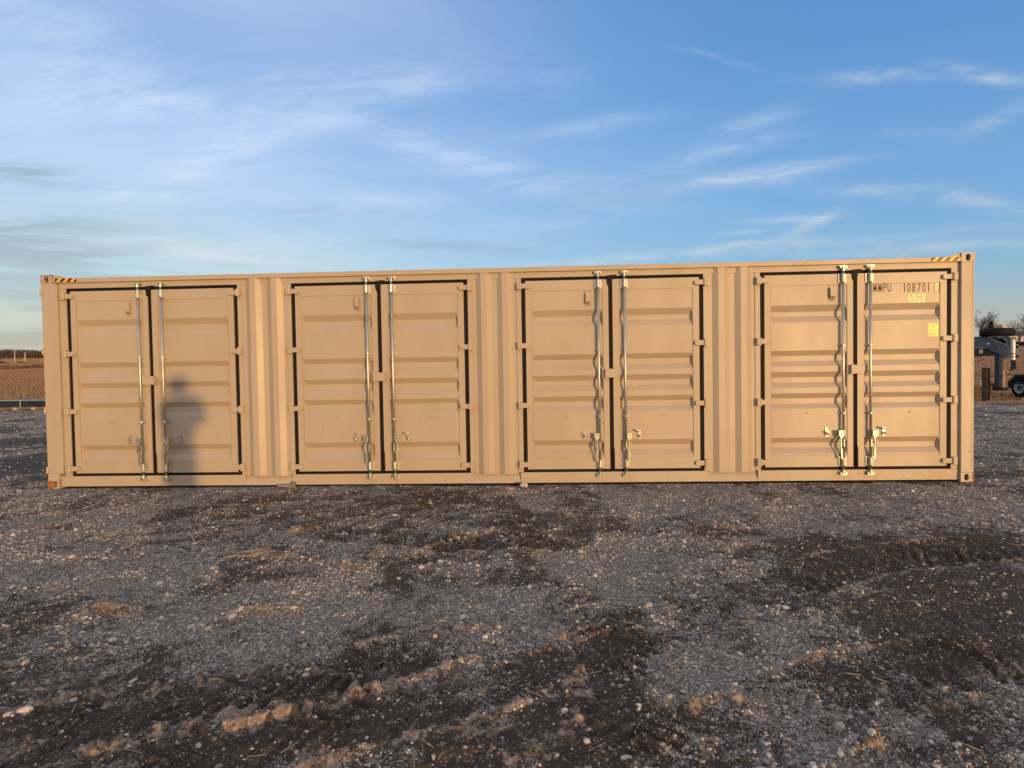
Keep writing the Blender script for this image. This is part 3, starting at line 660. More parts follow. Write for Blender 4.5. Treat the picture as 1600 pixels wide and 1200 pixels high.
def vent_mb():
    m_ = MB().box(-.040, .040, .046, .0503, -.103, .103).box(-.044, .044, .0492, .0504, -.107, .107, mi=2).box(-.033, .033, .0445, .0455, -.086, .073, mi=2)
    m_.add([(-.030, .046, .070), (.030, .046, .070), (.030, .010, .066), (-.030, .010, .066), (-.030, .046, -.082), (.030, .046, -.082), (.030, .010, -.040), (-.030, .010, -.040)],
           [(0, 1, 2, 3), (3, 2, 6, 7), (0, 3, 7, 4), (1, 5, 6, 2)]).add([(-.030, .046, -.082), (.030, .046, -.082), (.030, .0105, -.0402), (-.030, .0105, -.0402)], [(0, 1, 2, 3)], 2)  # underside face darkened with the seam colour for the shade of its opening
    for z_ in (.088,):
        for x_ in (-.024, .024): m_.tube((x_, .042, z_), (x_, .046, z_), .005, n=8, mi=1)
    m_.tube((0, .042, -.092), (0, .046, -.092), .005, n=8, mi=1)
    return m_
tpl = {}
def use(key, mk, mats, name, parent, loc, bevel=0, label=None):
    if key not in tpl:
        tpl[key] = mk().build(name, mats, parent, loc=loc, bevel=bevel); o = tpl[key]
    else:
        o = tpl[key].copy(); COL.objects.link(o); o.parent = parent; o.location = loc; o.name = name
    return o
for i in range(4):
    xl, xr, cg = XL[i], XR[i], CG[i]
    g = MB()                                    # rubber seal round both leaves
    def lip(a, c_, d_, e_, vert):
        g.box(a, c_, .058, .11, d_, e_)
        if vert: g.tube(((a+c_)/2-.010, .060, d_), ((a+c_)/2-.010, .060, e_), .009, n=8); g.tube(((a+c_)/2+.011, .062, d_), ((a+c_)/2+.011, .062, e_), .007, n=8)
        else: g.tube((a, .060, (d_+e_)/2), (c_, .060, (d_+e_)/2), .009, n=8)
    lip(xl, xl+.054, ZB+.0385, ZT-.0425, 1); lip(xr-.054, xr, ZB+.0385, ZT-.0425, 1); lip(xl, xr, ZT-.042, ZT, 0); lip(xl, xr, ZB, ZB+.038, 0); lip(cg-.026, cg+.026, ZB+.0385, ZT-.0425, 1)
    g.prism([(cg-.045, ZT-.05), (cg-.045, ZT+.006), (cg+.04, ZT+.014), (cg+.09, ZT+.012), (cg+.05, ZT-.02), (cg+.028, ZT-.05), (cg+.022, ZT-.11), (cg-.028, ZT-.13), (cg-.040, ZT-.10)], .034, .0575)
    g.prism([(cg+.012, ZB+.02), (cg+.012, ZB+.33), (cg+.034, ZB+.29), (cg+.036, ZB+.03)], .038, .0575)
    g.build('door_seal', RUBBER, box_, bevel=.003)
    for s in (1, -1):
        if s > 0: x0, x1, s0, s1 = xl+.0545, cg-.0265, xl+.134, cg-.100
        else: x0, x1, s0, s1 = cg+.0265, xr-.0545, cg+.110, xr-.135
        d = leaf(x0, x1, s0, s1).build('side_door', PAINT, box_)
        for z_ in (2.605, 1.827, 1.046, .268): use(('h', s), lambda: hinge_mb(s), PAINT, 'hinge', d, ((xl if s > 0 else xr), 0, z_), .003)
        rx = RL[i] if s > 0 else RR[i]
        use('bar', lambda: MB().tube((0, .006, .13), (0, .006, 2.775), .0165, n=16), ZINC, 'locking_bar', d, (rx, 0, 0)).data.polygons.foreach_set('use_smooth', [True]*18)
        for z_ in (2.612, .275): use('br', bracket_mb, ZINC, 'bar_bracket', d, (rx, 0, z_), .002)
        for z_ in (1.755, .893): use('gd', guide_mb, ZINC, 'bar_guide', d, (rx, 0, z_), .002)
        use('ct', lambda: cam_mb(1), ZINC, 'cam_keeper', d, (rx, 0, 2.752), .002); use('cb', lambda: cam_mb(-1), ZINC, 'cam_keeper', d, (rx, 0, .118), .002)
        use(('hd', s), lambda: handle_mb(-s), [ZINC, DARK], 'lock_handle', d, (rx, 0, .640), .003)
        use(('lt', s), lambda: latch_mb(-s, s < 0), [ZINC, DARK], 'handle_latch', d, (rx-.195 if s > 0 else rx+.180, 0, .652), 0)
        if s > 0: use('vent', vent_mb, [PAINT, DARK, SEAM], 'vent_cover', d, (cg-.292, 0, 2.428), 0)
        else:
            lb = MB().box(-.082, .078, -.032, .020, -.056, .056).box(-.115, -.0825, .012, .045, -.06, .062).box(-.115, -.02, .020, .045, .0565, .070).box(.0785, .098, -.012, .03, -.022, .012)
            lb.build('lock_box', PAINT, d, loc=(cg-.004, 0, 1.452), bevel=.003)
        nb = MB().box(-.018, .014, .044, .0505, -.006, .006, ry=(.5 if s > 0 else -.6)); nb.build('scratch_plate', SEAM, d, loc=((s0+s1)/2-.02 if s > 0 else (s0+s1)/2+.10, -.0005, .896))
        # sealant lines round the sheet
        sm = MB().box(s0-.0015, s0+.0015, .0435, .046, .348, 2.538).box(s1-.0015, s1+.0015, .0435, .046, .348, 2.538).box(s0+.002, s1-.002, .044, .0465, 2.5365, 2.5395).box(s0+.002, s1-.002, .044, .0465, .3465, .3495)
        sm.build('sheet_seam', SEAM, d)
        if i == 3 and s < 0: DOOR8 = d
def text(body, x0, x1, z0, z1, y, matl, parent, name, extr=.0008, **k):
    cu = bpy.data.curves.new(name, 'FONT'); cu.body = body; cu.extrude = extr; cu.offset = .010
    to = bpy.data.objects.new(name, cu); COL.objects.link(to); bpy.context.view_layer.update()
    me_ = bpy.data.meshes.new_from_object(to.evaluated_get(bpy.context.evaluated_depsgraph_get())); bpy.data.objects.remove(to)
    n = len(me_.vertices); c_ = np.zeros(n*3, np.float32); me_.vertices.foreach_get('co', c_); c_ = c_.reshape(-1, 3)
    mn, mx = c_.min(0), c_.max(0)
    X_ = x0+(c_[:, 0]-mn[0])/(mx[0]-mn[0])*(x1-x0); Z_ = z0+(c_[:, 1]-mn[1])/(mx[1]-mn[1])*(z1-z0); Y_ = y-c_[:, 2]
    me_.vertices.foreach_set('co', np.stack([X_, Y_, Z_], -1).astype(np.float32).ravel()); me_.materials.clear(); me_.materials.append(matl)
    o = bpy.data.objects.new(name, me_); COL.objects.link(o); o.parent = parent; return tag(o, **k)
def word(s, xs_, w, z0, z1, y, matl, parent, **k):
    """stencil word, each character at its own spacing, one mesh"""
    obs = [text(ch, x, x+(w*.35 if ch == '1' else w), z0, z1, y, matl, parent, 'lettering') for ch, x in zip(s, xs_)]
    m_ = bmesh.new()
    for o in obs: m_.from_mesh(o.data)
    me_ = bpy.data.meshes.new('lettering'); m_.to_mesh(me_); m_.free(); me_.materials.append(matl)
    for o in obs: bpy.data.objects.remove(o)
    o = bpy.data.objects.new('lettering', me_); COL.objects.link(o); o.parent = parent; return tag(o, **k)
word('MMPU', [10.972, 11.034, 11.094, 11.150], .046, 2.430, 2.541, .0495, LETD, DOOR8, label='dark letters reading MMPU')
word('108701', [11.352, 11.392, 11.452, 11.520, 11.580, 11.652], .042, 2.421, 2.534, .0495, LETD, DOOR8, label='dark digits reading 108701')
word('7', [11.736], .044, 2.424, 2.526, .0495, LETY, DOOR8, label='check digit 7 inside a thin square')
MB().box(11.724, 11.792, .0488, .0500, 2.534, 2.538).box(11.724, 11.792, .0488, .0500, 2.413, 2.417).box(11.724, 11.728, .0488, .0500, 2.4175, 2.5335).box(11.788, 11.792, .0488, .0500, 2.4175, 2.5335).build('digit_frame', LETD, DOOR8)
word('45G3', [11.400, 11.456, 11.510, 11.566], .046, 2.290, 2.394, .0495, LETY, DOOR8, label='yellow characters reading 45G3')
MB().box(11.655, 11.778, .0492, .0503, 1.853, 2.020).build('height_decal', DECAL, DOOR8, bevel=.0004, label='glossy yellow square decal')
word('30', [11.683, 11.714], .019, 1.872, 1.898, .0489, DECTXT, DOOR8)

# ------------------------------------------------------------------ small things at the container's foot
def rock(name, loc, r, m_, seed, sc=(1, 1, .7), **k):
    rg = np.random.default_rng(seed); v, f = ico(3); d = 1+.22*(vnoise(v[:, 0]*1.6+seed, v[:, 1]*1.6+v[:, 2]*2.1, seed)-.5)*2+.05*(rg.random(len(v))-.5)
    v = v*d[:, None]*np.array(sc)*r; return MB().add(v.tolist(), f.tolist()).build(name, m_, loc=loc, **k)
lime = grime(mat('pale_limestone', rough=.85), (.50, .43, .36), (.36, .29, .23), 30, (.8, .9), .003, 60)
rock('rock', (6.475, -.10, .018), .050, lime, 5, (1.15, .9, .62), label='pale orange-lit stone leaning at the container foot between second and third doors', cat='rock')
cl = empty('metal_clamp', (3.30, -.045, .0), label='grey steel bar clamp lying under the container between first and second doors', cat='clamp')
steel = grime(mat('dull_steel', metal=.6), (.38, .35, .30), (.22, .20, .18), 30, (.4, .6))
MB().box(-.09, .10, -.016, .016, .012, .036).box(-.09, .09, -.018, .018, .036, .040).build('bar', steel, cl, bevel=.003)
MB().box(.10, .150, -.025, .025, -.005, .070).build('head', grime(mat('brown_steel', metal=.3), (.20, .14, .09), (.28, .2, .13), 30, (.5, .7)), cl, bevel=.004)
w_ = unproj(797, 764)
MB().box(-.05, .05, -.012, .012, 0, .007).build('wood_chip', mat('pale_wood', (.55, .42, .30), .8), loc=(w_[0], w_[1], float(terrain(np.array([w_[0]]), np.array([w_[1]]))[0])+.006), bevel=.001, label='thin pale wood chip on gravel before the middle wall panel', cat='wood chip').rotation_euler = (.15, .1, .3)
straw_m = mat('dry_straw', (.46, .33, .18), .8)
sm = MB(); c0 = unproj(398, 873)
for k in range(15):
    a = random.uniform(-.9, .5); l = random.uniform(.03, .13); x = c0[0]+random.gauss(0, .09); y = c0[1]+random.gauss(0, .05)
    z = float(terrain(np.array([x]), np.array([y]))[0])+random.uniform(.01, .025)
    sm.tube((x-math.cos(a)*l, y-math.sin(a)*l, z), (x+math.cos(a)*l, y+math.sin(a)*l, z+random.uniform(-.006, .022)), .0022, .0012, n=4)
sm.build('straw', straw_m, label='wisps of dry straw lying on the gravel left of centre', cat='straw', kind='stuff')
sm = MB()
for k in range(420):
    d = random.uniform(2.2, 7.4); x = 6.7+random.uniform(-1, 1)*d; y = -7.8+d; a = random.uniform(0, math.pi); l = random.uniform(.012, .05)
    z = float(terrain(np.array([x]), np.array([y]))[0])+.008
    sm.tube((x-math.cos(a)*l, y-math.sin(a)*l, z), (x+math.cos(a)*l, y+math.sin(a)*l, z+random.uniform(0, .012)), .0016, .0010, n=3)
sm.build('dry_stalks', straw_m, label='thin dry stalks strewn across the mud', cat='straw', kind='stuff')

# ------------------------------------------------------------------ left: sheet bundle on blocks
def tz(x, y): return float(terrain(np.array([float(x)]), np.array([float(y)]))[0])
wrap = mat('navy_wrap', rough=.35); grime(wrap, (.008, .012, .024), (.018, .028, .05), 3, (.35, .55), .02, 3, (.3, 1, 4))
clearf = mat('pale_film', (.22, .26, .28), .35)
blockw = grime(mat('timber_block'), (.42, .33, .24), (.30, .22, .15), 10, (.7, .9))
bx, by = -18.25, 18.9; bz = tz(bx, by)
bn_ = empty('sheet_bundle', (bx, by, bz), label='long dark blue wrapped bundle of sheets on timber blocks at the field edge', cat='bundle')
m_ = MB(); n = 30
for j, (z0, z1) in enumerate(((.13, .24), (.243, .33), (.333, .42))):
    m_.box(.02*j, 4.2-.03*j, -.5, .25, z0, z1)
m_.build('sheets', wrap, bn_, bevel=.012)
fm = MB(); 
for k in range(24):
    x0 = k*.174; fm.box(x0, x0+.175, -.51, .26, .4215, .434+.014*random.random())
fm.build('film_cover', clearf, bn_)
for x_ in (.06, 1.25, 2.6, 3.9): MB().box(x_, x_+.035, -.512, .262, .12, .4365).build('strap', mat('grey_strap', (.35, .38, .40), .5), bn_)
for x_ in (0, .86, 1.72, 2.55, 3.4): MB().box(x_, x_+.22, -.48, .22, 0, .128).build('timber_block', blockw, bn_, bevel=.006)

# ------------------------------------------------------------------ right: gooseneck trailer and its neighbours
TY = 17.4; DPT = (Vector((25.3, TY, 0))-CAM).dot(fwd); KS = 932.227/DPT
def PX(u): # metres along x from the trailer jack, for a point measured in the photo
    return (u-1560)/KS*.96
def PZ(v, u=1560): return (622-v)/KS
bluep = grime(mat('blue_grey_paint'), (.085, .10, .125), (.065, .078, .098), 3, (.35, .5))
blk = grime(mat('black_paint'), (.012, .012, .013), (.025, .022, .02), 9, (.4, .6))
tyre_m = grime(mat('tyre_rubber', spec=.2), (.006, .006, .006), (.014, .013, .012), 10, (.7, .85))
rim_m = grime(mat('grey_white_rim'), (.42, .46, .52), (.30, .33, .38), 12, (.35, .5))
silver = grime(mat('silver_steel', metal=.6), (.62, .58, .52), (.45, .42, .38), 12, (.3, .45))
tr = empty('gooseneck_trailer', (25.38, TY, tz(25.38, TY)), label='blue-grey gooseneck trailer neck with spare tyre on top, beyond the right end of the container', cat='trailer', rz=R_(-60))
OUT = [(1400, 527.5), (1544, 526), (1548, 527.5), (1573, 541), (1576, 541), (1576, 560), (1572, 559.5), (1560, 552), (1546, 543.5), (1538, 541.5), (1400, 543)]
for y0, nm in ((-.12, 'neck_beam'), (.75, 'neck_beam')):
    MB().prism([(PX(u), PZ(v)) for u, v in OUT], y0, y0+.10).build(nm, bluep, tr, bevel=.008)
    fl = [(1400, 526.6), (1544, 525.1), (1548, 526.6), (1574, 540.2)]
    m_ = MB()
    for (a, b_), (c_, d_) in zip(fl[:-1], fl[1:]):
        m_.add([(PX(a), y0-.04, PZ(b_)), (PX(c_), y0-.04, PZ(d_)), (PX(c_), y0+.14, PZ(d_)), (PX(a), y0+.14, PZ(b_)), (PX(a), y0-.04, PZ(b_)-.02), (PX(c_), y0-.04, PZ(d_)-.02), (PX(c_), y0+.14, PZ(d_)-.02), (PX(a), y0+.14, PZ(b_)-.02)], [(0, 1, 2, 3), (4, 5, 6, 7), (0, 1, 5, 4), (2, 3, 7, 6), (0, 3, 7, 4), (1, 2, 6, 5)])
    m_.build('beam_flange', grime(mat('light_blue_grey'), (.20, .235, .28), (.15, .18, .22), 3, (.35, .5)), tr)
MB().box(PX(1523), PX(1530), -.135, -.1205, PZ(532), PZ(529.5)).build('reflector', mat('pale_reflector', (.45, .47, .47), .4), tr)
MB().tube((PX(1549), -.135, PZ(537)), (PX(1549), -.1205, PZ(537)), .05, n=14).build('badge', mat('badge_white', (.55, .58, .6), .4), tr)
MB().prism([(PX(1556), PZ(544)), (PX(1558.5), PZ(541.5)), (PX(1561), PZ(546.5)), (PX(1558), PZ(545.5))], -.125, -.1195).build('neck_slot', DARK, tr)
for zt_, zb_, r, mm in ((533, 563, .085, silver), (563, 578, .062, blk), (577, 579, .13, blk)):
    MB().tube((PX(1580), .02, PZ(zb_)), (PX(1580), .02, PZ(zt_)), r, n=18).build('coupler_tube', mm, tr, smooth=False)
MB().tube((PX(1580), .02, PZ(554.5)), (PX(1580), .02, PZ(553)), .092, n=18).tube((PX(1580), .02, PZ(559)), (PX(1580), .02, PZ(557.8)), .092, n=18).build('coupler_collar', blk, tr)
MB().box(PX(1575), PX(1577.5), -.08, .12, PZ(558), PZ(542)).box(PX(1570), PX(1576), -.02, .75, PZ(556), PZ(545)).build('coupler_plate', bluep, tr, bevel=.01)
MB().tube((PX(1584), .0, PZ(577)), (PX(1584), .0, PZ(566)), .03, n=10).path([(PX(1582), .0, PZ(563)), (PX(1584), .0, PZ(566))], .02).build('latch_arm', blk, tr)
# spare tyre lying on top
def torus_prof(R0, r0, w): return [(R0, -w*.5), (R0+r0*.15, -w*.52), (R0+r0*.8, -w*.5), (R0+r0, -w*.32), (R0+r0*1.02, 0), (R0+r0, w*.32), (R0+r0*.8, w*.5), (R0+r0*.15, w*.52), (R0, w*.5)]
sc_ = (PX(1557), .12, PZ(519.5))
sp = MB().lathe(torus_prof(.28, .30, .30), sc_, 'Z', 40).build('spare_tyre', tyre_m, tr); sp.data.polygons.foreach_set('use_smooth', [True]*len(sp.data.polygons))
MB().lathe([(.02, .02), (.20, .0), (.30, -.11), (.32, -.12), (.31, -.14), (.20, -.19), (.02, -.2)], sc_, 'Z', 32).build('spare_rim', silver, tr)
MB().box(PX(1557.5), PX(1568.2), -.1, .15, PZ(513), PZ(507.8)).build('tan_box', mat('tan_cardboard', (.50, .36, .21), .8), tr, bevel=.006)
MB().tube((PX(1554), .3, PZ(513.5)), (PX(1554), .3, PZ(509.5)), .05, n=10).build('grey_cap', steel, tr)
MB().box(PX(1545), PX(1574), .0, .70, PZ(530), PZ(528.5)).box(PX(1572), PX(1576), .1, .5, PZ(541), PZ(528)).build('tyre_carrier', bluep, tr, bevel=.01)
MB().tube((PX(1570), .3, PZ(540)), (PX(1573), .3, PZ(530)), .13, n=14).build('air_can', rim_m, tr)
# jack legs, foot
MB().box(PX(1555.5), PX(1561), .0, .18, PZ(604), PZ(552)).build('landing_leg', blk, tr, bevel=.01)
MB().box(PX(1561), PX(1565.5), .02, .16, PZ(606), PZ(555)).build('landing_leg', bluep, tr, bevel=.01)
MB().box(PX(1565.8), PX(1568.2), .0, .12, PZ(605), PZ(556)).build('leg_plank', grime(mat('orange_timber'), (.50, .28, .13), (.38, .2, .09), 8, (.6, .8)), tr, bevel=.005)
MB().box(PX(1548), PX(1569), -.05, .30, PZ(610.5), PZ(605.8)).box(PX(1549), PX(1563), -.02, .22, PZ(605.7), PZ(599)).build('foot_plate', blk, tr, bevel=.01)
MB().box(PX(1400), PX(1540), .0, .72, PZ(556), PZ(543.5)).prism([(PX(1540), PZ(556)), (PX(1540), PZ(543.5)), (PX(1552), PZ(548)), (PX(1558), PZ(556))], .0, .7).build('winch_box', blk, tr, bevel=.01)
MB().box(PX(1400), PX(1537), -.05, .0, PZ(558.5), PZ(556)).build('rusty_bar', grime(mat('orange_rust'), (.50, .17, .06), (.30, .11, .05), 12, (.6, .8)), tr)
MB().tube((PX(1537), -.06, PZ(549)), (PX(1537), .0, PZ(549)), .05, n=10).box(PX(1534.5), PX(1540), -.04, -.01, PZ(552), PZ(546)).build('brass_fitting', ZINC2, tr, bevel=.005)
hose = [(PX(1400+0), -.06, PZ(558))]+[(PX(1523+i*20/10), -.06, PZ(562+2.6*math.sin(math.pi*i/10)-(i-5)*.35)) for i in range(11)]
MB().path(hose[1:], .014, 6).build('hose', blk, tr)
MB().path([(PX(1569), .1, PZ(583)), (PX(1572), .1, PZ(585)), (PX(1578), .1, PZ(586)), (PX(1584), .1, PZ(586))], .014, 6).build('hose', blk, tr)
# bed and axles behind the container's end
MB().box(PX(1180), PX(1400), -.8, 1.3, PZ(590), PZ(583)).box(PX(1392), PX(1402), -.12, .85, PZ(592), PZ(526)).build('trailer_bed', bluep, tr, bevel=.01)
def wheel_mb(c, R0=.38, w=.24):
    k = R0/.62; t = MB().lathe(torus_prof(R0*.56, R0*.44, w), c, 'Y', 40)
    r = MB().lathe([(.01, -w*.30), (R0*.20, -w*.36), (R0*.24, -w*.28), (R0*.40, -w*.22), (R0*.52, -w*.34), (R0*.575, -w*.47), (R0*.575, -w*.30), (R0*.56, w*.3), (.01, w*.3)], c, 'Y', 36)
    return t, r
for ux in (1230, 1265):
    t, r = wheel_mb((PX(ux), -.95, .38)); t.build('tyre', tyre_m, tr, smooth=True); r.build('rim', rim_m, tr)
# second, small trailer
ut = empty('utility_trailer', (26.50, 17.5, tz(26.50, 17.5)), label='black utility trailer with angular fender and pale wheel at the right picture edge', cat='trailer', rz=R_(-88))
def QX(u): return (u-1593)/KS*1.3
def QZ(v): return (621.5-v)/KS
t, r = wheel_mb((.02, -.10, QZ(606)), .44, .24)
t.build('tyre', tyre_m, ut, smooth=True); rr = r.build('rim', rim_m, ut)
hb = MB().tube((.02, -.24, QZ(606)), (.02, -.14, QZ(606)), .05, n=12)
for k in range(5):
    a = k*2*math.pi/5+.3; hb.tube((.02+.105*math.cos(a), -.205, QZ(606)+.105*math.sin(a)), (.02+.105*math.cos(a), -.15, QZ(606)+.105*math.sin(a)), .03, n=10)
hb.build('hub', blk, ut)
FN = [(1577, 607), (1577, 600.5), (1569, 603), (1569, 597.5), (1577.5, 597), (1588.5, 585.5), (1660, 585.5), (1660, 592), (1606, 590), (1592, 588.5), (1584, 596), (1583, 607)]
MB().prism([(QX(u), QZ(v)) for u, v in [(1577, 597), (1588.5, 585.5), (1612, 585.5), (1623, 597), (1621, 600), (1611, 588.5), (1589.5, 588.5), (1580.5, 599), (1581, 607.5), (1577, 607.5)]], -.22, .22).build('fender', blk, ut)
MB().box(QX(1569), QX(1660), .22, .34, QZ(603.3), QZ(597.6)).box(QX(1577), QX(1640), .23, 1.6, QZ(597.5), QZ(594)).box(QX(1578), QX(1640), -.2, .22, QZ(600), QZ(597.2)).build('frame', blk, ut, bevel=.008)
MB().tube((QX(1571), .19, QZ(599)), (QX(1571), .22, QZ(599)), .03, n=10).build('bolt', rim_m, ut)
MB().prism([(QX(1584), QZ(600)), (QX(1577), QZ(607)), (QX(1584), QZ(607))], -.2, .2).build('mud_guard', blk, ut)
t, r = wheel_mb((.02, 1.75, QZ(606)), .405, .22); t.build('tyre', tyre_m, ut, smooth=True)
MB().tube((.02, 0, QZ(606)), (.02, 1.7, QZ(606)), .04).build('axle', blk, ut)
# steel post, rusty box, bucket, ties
rdark = grime(mat('dark_rusty_steel'), (.035, .020, .016), (.12, .05, .03), 9, (.6, .85), .004, 20)
hp = empty('steel_post', (23.55, 15.5, tz(23.55, 15.5)), label='short rusty H-section steel post standing just right of the container', cat='post', rz=R_(-58))
MB().box(-.10, .10, -.09, -.075, -.05, 1.26).box(-.10, .10, .075, .09, -.05, 1.26).box(-.006, .006, -.075, .075, -.05, 1.26).build('column', rdark, hp)
MB().box(.0, .09, -.105, -.0905, .25, .75).box(.01, .09, -.105, -.0905, 0.85, 1.2).build('plate', grime(mat('brown_rust'), (.10, .05, .03), (.04, .022, .016), 12, (.6, .8)), hp)
MB().box(.1, .55, -.02, .02, .93, .97).tube((.33, 0, .90), (.33, 0, 1.0), .035, n=8).build('side_rod', blk, hp)
cb = empty('rusty_crate', (24.85, 18.9, tz(24.85, 18.9)), label='low rusty brown steel box between the container end and the post', cat='box', rz=R_(-62))
MB().box(-2.0, .12, -.45, .45, .16, .60).build('crate_body', grime(mat('brown_rust_paint'), (.16, .065, .03), (.085, .04, .025), 5, (.6, .8)), cb, bevel=.02)
MB().box(-1.95, -.02, -.40, .40, .6005, .66).build('crate_lid', grime(mat('brown_lid'), (.18, .07, .045), (.1, .05, .035), 5, (.6, .8)), cb, bevel=.01)
MB().box(-1.9, -1.7, -.42, .42, -.02, .1595).box(-.2, 0, -.42, .42, -.02, .1595).build('skid', blockw, cb)
bk = empty('bucket', (24.65, 17.25, tz(24.65, 17.25)+.52), label='small pale bucket sitting on the foot frame behind the rusty post', cat='bucket')
MB().lathe([(.0, 0), (.085, 0), (.125, .20), (.132, .205), (.118, .20), (.08, .01), (0, .01)], (0, 0, 0), 'Z', 24).build('pail', mat('pale_plastic', (.60, .50, .40), .5), bk)
bst = empty('timber_stack', (24.7, 17.35, tz(24.7, 17.35)), label='dark stacked timbers under the pale bucket behind the rusty post', cat='timber')
for k in range(4): MB().box(-.42, .30, -.2, .2, .0+k*.13, .127+k*.13).build('timber', rdark, bst, bevel=.008)
rl = empty('timber_kerb', (26.0, 15.75, tz(26, 15.75)), label='reddish timber lying along the gravel edge before the black trailer', cat='timber')
MB().box(-1.0, 3.2, -.06, .06, -.02, .07).build('beam', grime(mat('red_brown_timber'), (.24, .12, .075), (.15, .08, .05), 6, (.7, .9)), rl, bevel=.01)

# ------------------------------------------------------------------ distance: trees, house, hedge
bark = grime(mat('winter_bark'), (.085, .058, .048), (.12, .082, .066), 4, (.8, .95))
def bare_tree(name, x, y, h, seed, spread=.55, trunk=.18, **k):
    rg = random.Random(seed); z0 = tz(x, y)-.1
    root = empty(name, (x, y, z0), **k); tm = MB(); cm = MB()
    def grow(p, d, l, r, lev, mb):
        n = 3 if lev < 3 else 2; q = p
        for i in range(n):
            d2 = (d+Vector((rg.gauss(0, .12), rg.gauss(0, .12), rg.gauss(.03, .06)))).normalized(); e = q+d2*(l/n); r1 = r*(1-.22*(i+1)/n)
            mb.tube(q, e, r*(1-.22*i/n), r1, n=5 if lev < 2 else 3, cap=False); q = e; d = d2
            if lev >= 1 and lev < 6 and rg.random() < .75:
                a = rg.uniform(0, 6.28); o = d.orthogonal().normalized(); o = Matrix.Rotation(a, 3, d) @ o
                grow(q, (d*.75+o*spread*1.2).normalized(), l*rg.uniform(.5, .7), max(r1*.5, .016), lev+2, cm)
        if lev < 6:
            for s in range(3 if lev < 2 else 2):
                a = rg.uniform(0, 6.28); o = Matrix.Rotation(a, 3, d) @ d.orthogonal().normalized()
                grow(q, (d+o*spread*rg.uniform(.6, 1.3)).normalized(), l*rg.uniform(.66, .86), max(r1*.68, .017), lev+1, cm)
    grow(Vector((0, 0, 0)), Vector((0, 0, 1)), h*.24, trunk, 0, tm)
    for i in range(len(tm.v)): pass
    mz = max(v[2] for v in cm.v); s = h/mz
    tm.v = [(a*s, c_*s, z*s) for a, c_, z in tm.v]; cm.v = [(a*s, c_*s, z*s) for a, c_, z in cm.v]
    tm.build('trunk', bark, root); cm.build('crown', bark, root); print(name, len(cm.f)); return root
def ray_at(u, v, y):
    d = fwd + rt*((u-800)/932.227) + up*((600-v)/932.227); t = (y-CAM.y)/d.y; return (CAM.x+d.x*t, CAM.y+d.y*t, CAM.z+d.z*t)
GT = 'bare winter trees beyond the dry field'
for u, yy, h, sd, lab in ((1529, 135, 8.6, 3, 'broad bare tree just above the gooseneck beam beside the container'), (1544, 150, 7.6, 4, 'bare tree between the broad one and the small evergreen'), (1594, 128, 7.2, 9, 'bare tree standing before the distant white house'), (1512, 140, 8.2, 12, 'bare tree mostly hidden behind the container right end')):
    q = ray_at(u, 541, yy); bare_tree('bare_tree', q[0], yy, h, sd, label=lab, cat='tree', group=GT)
q = ray_at(1618, 541, 140); bare_tree('bare_tree', q[0], 140, 7.5, 21, label='bare tree just outside the right picture edge', cat='tree', group=GT)
# evergreen
q = ray_at(1548, 541, 133); ev = empty('evergreen_tree', (q[0], 133, tz(q[0], 133)-.1), label='small dark evergreen between the bare trees, above the spare tyre', cat='tree')
MB().tube((0, 0, 0), (0, 0, 5.5), .14, .03, n=6).build('trunk', bark, ev)
em = MB()
for k in range(2600):
    t = random.random()**.75; z = .5+t*5.3; r = (1-t)*1.7+.1; a = random.uniform(0, 6.28); rr_ = r*math.sqrt(random.random()); c0 = Vector((math.cos(a)*rr_, math.sin(a)*rr_, z-.25*rr_))
    d1 = Vector((math.cos(a), math.sin(a), random.uniform(-.5, .3)))*random.uniform(.12, .3); d2 = Vector((-math.sin(a), math.cos(a), random.uniform(-.4, .4)))*random.uniform(.05, .12)
    em.add([c0-d2, c0+d1, c0+d2], [(0, 1, 2)])
em.build('crown', grime(mat('evergreen_needles'), (.018, .030, .016), (.04, .055, .03), 2, (.7, .9)), ev)
# house
q = ray_at(1600, 541, 143)
hs = empty('farm_house', (q[0]+1.5, 143, tz(q[0]+1.5, 143)), label='low white farmhouse with dark roof behind the bare tree at far right', cat='house')
hw = grime(mat('white_siding'), (.42, .43, .46), (.33, .34, .37), 1.2, (.6, .8)); hr = grime(mat('dark_shingles'), (.05, .045, .055), (.08, .07, .08), 3, (.8, .9))
MB().box(-5, 11, 0, 7, -.5, 2.3).build('wall', hw, hs)
MB().add([(-5.5, -.5, 2.25), (11.5, -.5, 2.25), (11.5, 3.5, 3.5), (-5.5, 3.5, 3.5), (-5.5, 7.5, 2.25), (11.5, 7.5, 2.25)], [(0, 1, 2, 3), (3, 2, 5, 4), (0, 3, 4), (1, 5, 2)]).build('roof', hr, hs)
glass = mat('dark_window_glass', (.03, .035, .05), .15)
for x_ in (-3.6, -1.6, 1.5, 4.2, 7.5): w = MB().box(x_, x_+.9, -.03, -.01, .8, 1.8).build('window', glass, hs); MB().box(x_-.08, x_+.98, -.05, -.031, 1.8, 1.88).box(x_-.08, x_+.98, -.05, -.031, .72, .8).build('frame', mat('white_trim', (.6, .6, .62), .6), w)
MB().box(-.1, .8, -.04, -.01, 0, 2).build('door', mat('dark_door', (.06, .05, .06), .5), hs)
